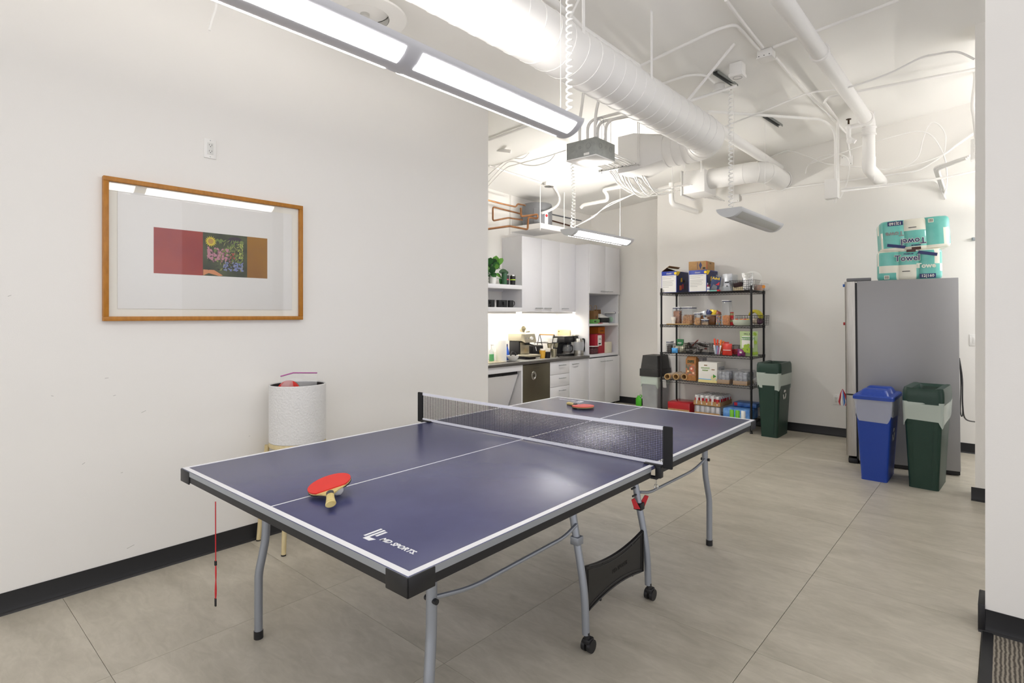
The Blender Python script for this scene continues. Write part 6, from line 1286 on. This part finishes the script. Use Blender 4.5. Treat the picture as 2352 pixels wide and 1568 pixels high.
def pyz(u, v): p = at(u, v, x=PXW+.015); return p.y-(y0+y1)/2, p.z-(z0+z1)/2
pa, pb3 = pyz(270, 436), pyz(671, 711.5)
sh3 = MB().rbox(.012, .0145, pa[0], pb3[0], pb3[1], pa[1], .001).build('paper_sheet', M('art_paper', 'e3e2df', .8), pc)
ia, ib, i1, i2 = pyz(353, 521), pyz(614, 639.7), pyz(466, 600)[0], pyz(567.6, 600)[0]; za_, zb_ = ia[1], ib[1]
MB().box(.0146, .0150, ia[0], i1, zb_, za_).build('print_red', M('art_red', 'a03a2c', .7, noise=(5, '8e2c30')), sh3)
MB().box(.0146, .0150, i2, ib[0], zb_, za_).build('print_ochre', M('art_ochre', '8a5a0e', .7, noise=(5, '9a6a12')), sh3)
MB().box(.0146, .0150, i1, i2, zb_, za_).build('print_flowers_ground', M('art_dark', '2c3424', .7, noise=(14, '4c5636')), sh3)
TA = lambda y, z: Matrix(((0, 0, 1, .0151), (1, 0, 0, y), (0, 1, 0, z), (0, 0, 0, 1)))
wI, hI = i2-i1, za_-zb_
def petals(y, z, n, r, w_, col, inner, nm):
    b = MB()
    for k in range(n):
        a = 2*PI*k/n; T = TA(i1+wI*y, zb_+hI*z) @ Matrix.Rotation(a, 4, 'Z'); b.add([(0, 0, 0), (r*.45, w_, .0001*k), (r, 0, .0001*k), (r*.45, -w_, .0001*k)], [(0, 1, 2, 3)], 0, T)
    b.lathe([(0, .0012), (inner, .0012)], 12, mi=1, T=TA(i1+wI*y, zb_+hI*z)); o = b.build(nm, [M('art_'+col, col, .7), M('art_heart', 'b89248', .7)], sh3); o['kind'] = 'stuff'
rnA = random.Random(21)
for nm, cl, n_, zone, ln_, wd_ in (('print_leaf_strokes', '6f8240', 26, (.25, 1.0, .35, 1.0), .045, .006), ('print_stem_strokes', 'a6a65a', 18, (.3, 1.0, .1, .95), .05, .0022), ('print_pink_petals', 'b9808f', 20, (.03, .55, .36, .66), .034, .011), ('print_rose_petals', '8c5a6c', 10, (.1, .6, .34, .6), .03, .010), ('print_blue_petals', '7782b4', 15, (.42, .95, .06, .34), .036, .008), ('print_lime_petals', 'aeb45a', 12, (.78, .98, .45, .8), .03, .006), ('print_red_petals', 'a8463e', 5, (.6, .72, .42, .56), .02, .009), ('print_dark_strokes', '20241c', 16, (.05, .95, .05, .95), .04, .006)):
    b = MB()
    for k in range(n_*3):
        y_ = zone[0]+(zone[1]-zone[0])*rnA.random(); z_ = zone[2]+(zone[3]-zone[2])*rnA.random(); l = ln_*rnA.uniform(.6, 1.1); q = wd_*rnA.uniform(.6, 1.2); a = rnA.uniform(0, 2*PI)
        y_ = min(max(y_, .12), .88); z_ = min(max(z_, .16), .84)
        b.add([(-l/2, 0, 0), (-l*.15, q, 0), (l*.2, q*.8, 0), (l/2, 0, 0), (l*.2, -q, 0), (-l*.15, -q*.8, 0)], [(0, 1, 2, 3, 4, 5)], 0, TA(i1+wI*y_, zb_+hI*z_) @ Matrix.Translation((0, 0, .00001*k)) @ Matrix.Rotation(a, 4, 'Z') @ Matrix.Scale(.62, 4))
    o = b.build(nm, M('art_'+cl, cl, .7), sh3); o['kind'] = 'stuff'
petals(.17, .80, 17, .034, .006, 'd3bf38', .016, 'print_yellow_flower')
b = MB().add([(0, 0, 0), (.06, .0, 0), (.11, -.03, 0), (.09, -.035, 0), (.03, -.02, 0), (0, -.035, 0)], [(0, 1, 2, 3, 4, 5)], 0, TA(i1+.002, zb_+.036)); b.build('print_orange_petal', M('art_orange', 'd08a5c', .7), sh3)
b = MB().lathe([(0, 0), (.033, 0)], 16, T=TA(i1+wI*.72, zb_+hI*.86), sx=1.3, sy=.75); b.build('print_dark_flower', M('art_plum', '332638', .7), sh3)
MB().box(.0235, .0255, -W2+fwid, W2-fwid, -H2+fwid, H2-fwid).build('glass_pane', GLASS, pc)
# ------------------------------------------------------------------ stool with a white basket
BIR = M('birch', 'd8c89c', .5, noise=(14, 'ccb988', (6, 6, 1)))
st = thing('stool', 'pale birch stool against the left wall behind the table', 'stool', (-3.335, 1.722, 0))
MB().lathe([(0, .596), (.15, .596), (.168, .602), (.170, .615), (.166, .628), (0, .628)], 36).build('seat', BIR, st)
for a, b_ in ((-.172, -.17), (.160, -.17), (-.172, .17), (.160, .17)):
    lg_ = MB().cyl((a*.78, b_*.78, .60), (a, b_, .0), .0145, .0135, n=14).build('leg', BIR, st); MB().cyl((a, b_, 0), (a, b_, .008), .0142, n=12).build('foot_pad', BLK, lg_)
MB().tube([(.128*math.cos(q), .128*math.sin(q), .56) for q in [2*PI*k/28 for k in range(28)]], .012, 8, closed=True).build('seat_ring', BIR, st)
FEL = M('white_felt', 'dedddb', .95, bump=(90, .4))
ws = thing('round_basket', 'white felt cylinder basket standing on the birch stool', 'basket', (-3.335, 1.722, .6288))
MB().lathe([(0, 0), (.166, 0), (.169, .004), (.169, .352), (.166, .356), (.162, .352), (.160, .01), (0, .008)], 48).build('felt_body', FEL, ws)
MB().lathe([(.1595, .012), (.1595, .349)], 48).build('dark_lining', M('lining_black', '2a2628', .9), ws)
zb2 = thing('zip_bag', 'clear zip bag with a red paddle inside the white basket', 'bag', (-3.335, 1.722, .6288))
def zf(sd): return lambda a, b_: ((a-.5)*.20*0 + .02+.02*sd*math.sin(PI*a)*math.sin(PI*min(1, .2+b_)), (a-.5)*.24, .22+.19*b_+.015*math.sin(5*a))
b = MB(); b.grid(zf(1), 8, 6); b.grid(zf(-1), 8, 6); b.build('clear_bag', FILM, zb2); MB().tube([(.02, -.12, .412), (.02, -.04, .415+.012), (.02, .12, .41+.004)], .004, 6).build('zip_strip', M('zip_purple', 'b05a9c', .5), zb2)
p3 = make_paddle('table_tennis_paddle', 'dull red table tennis paddle inside the zip bag in the basket'); p3.location = (-3.33, 1.66, .93); p3.rotation_euler = (R(84), R(12), R(38))
# ------------------------------------------------------------------ scuff marks on the left wall
SCF = M('scuff_grey', 'a9a6a2', .8)
for k, (u, v, l, a) in enumerate(((22, 679, .012, .5), (263, 908, .010, .2), (120, 909, .008, -.3), (192, 1064, .012, .6), (280, 1085, .008, 0), (330, 945, .02, .4), (245, 868, .014, .1), (573, 1001, .007, 0), (300, 1255, .03, .3))):
    p = at(u, v, x=XL); o = MB().box(0, .0006, -l*.6, l*.6, -.0009, .0009, T=TR((0, 0, 0), rx=a)).build('scuff_mark', SCF); o.location = p; tag(o, ('grey scuff mark on the left wall at the far left of the photo', 'grey scuff mark below the left corner of the picture', 'grey scuff mark far left and well below the picture', 'grey scuff mark above the baseboard at the far left', 'grey scuff mark between the table corner and the picture', 'long grey scuff mark under the middle of the picture', 'grey scuff mark just under the picture frame', 'tiny grey scuff mark beside the white basket', 'long pale scuff mark low on the wall near the red cord')[k], 'scuff', 'scuff marks on the left wall')

# ------------------------------------------------------------------ lamp of the alcove behind the right-hand pillar
make_lamp('lit linear pendant lamp in the alcove behind the right pillar', .45, 6.0, 7.22, 2.355, True, [(6.05, 7.17)], (6.06, cz(.45, 6.06), (0, 0)), [(6.1, cz(.45, 6.1)), (7.1, cz(.45, 7.1))], UP_C, DOWN_C)
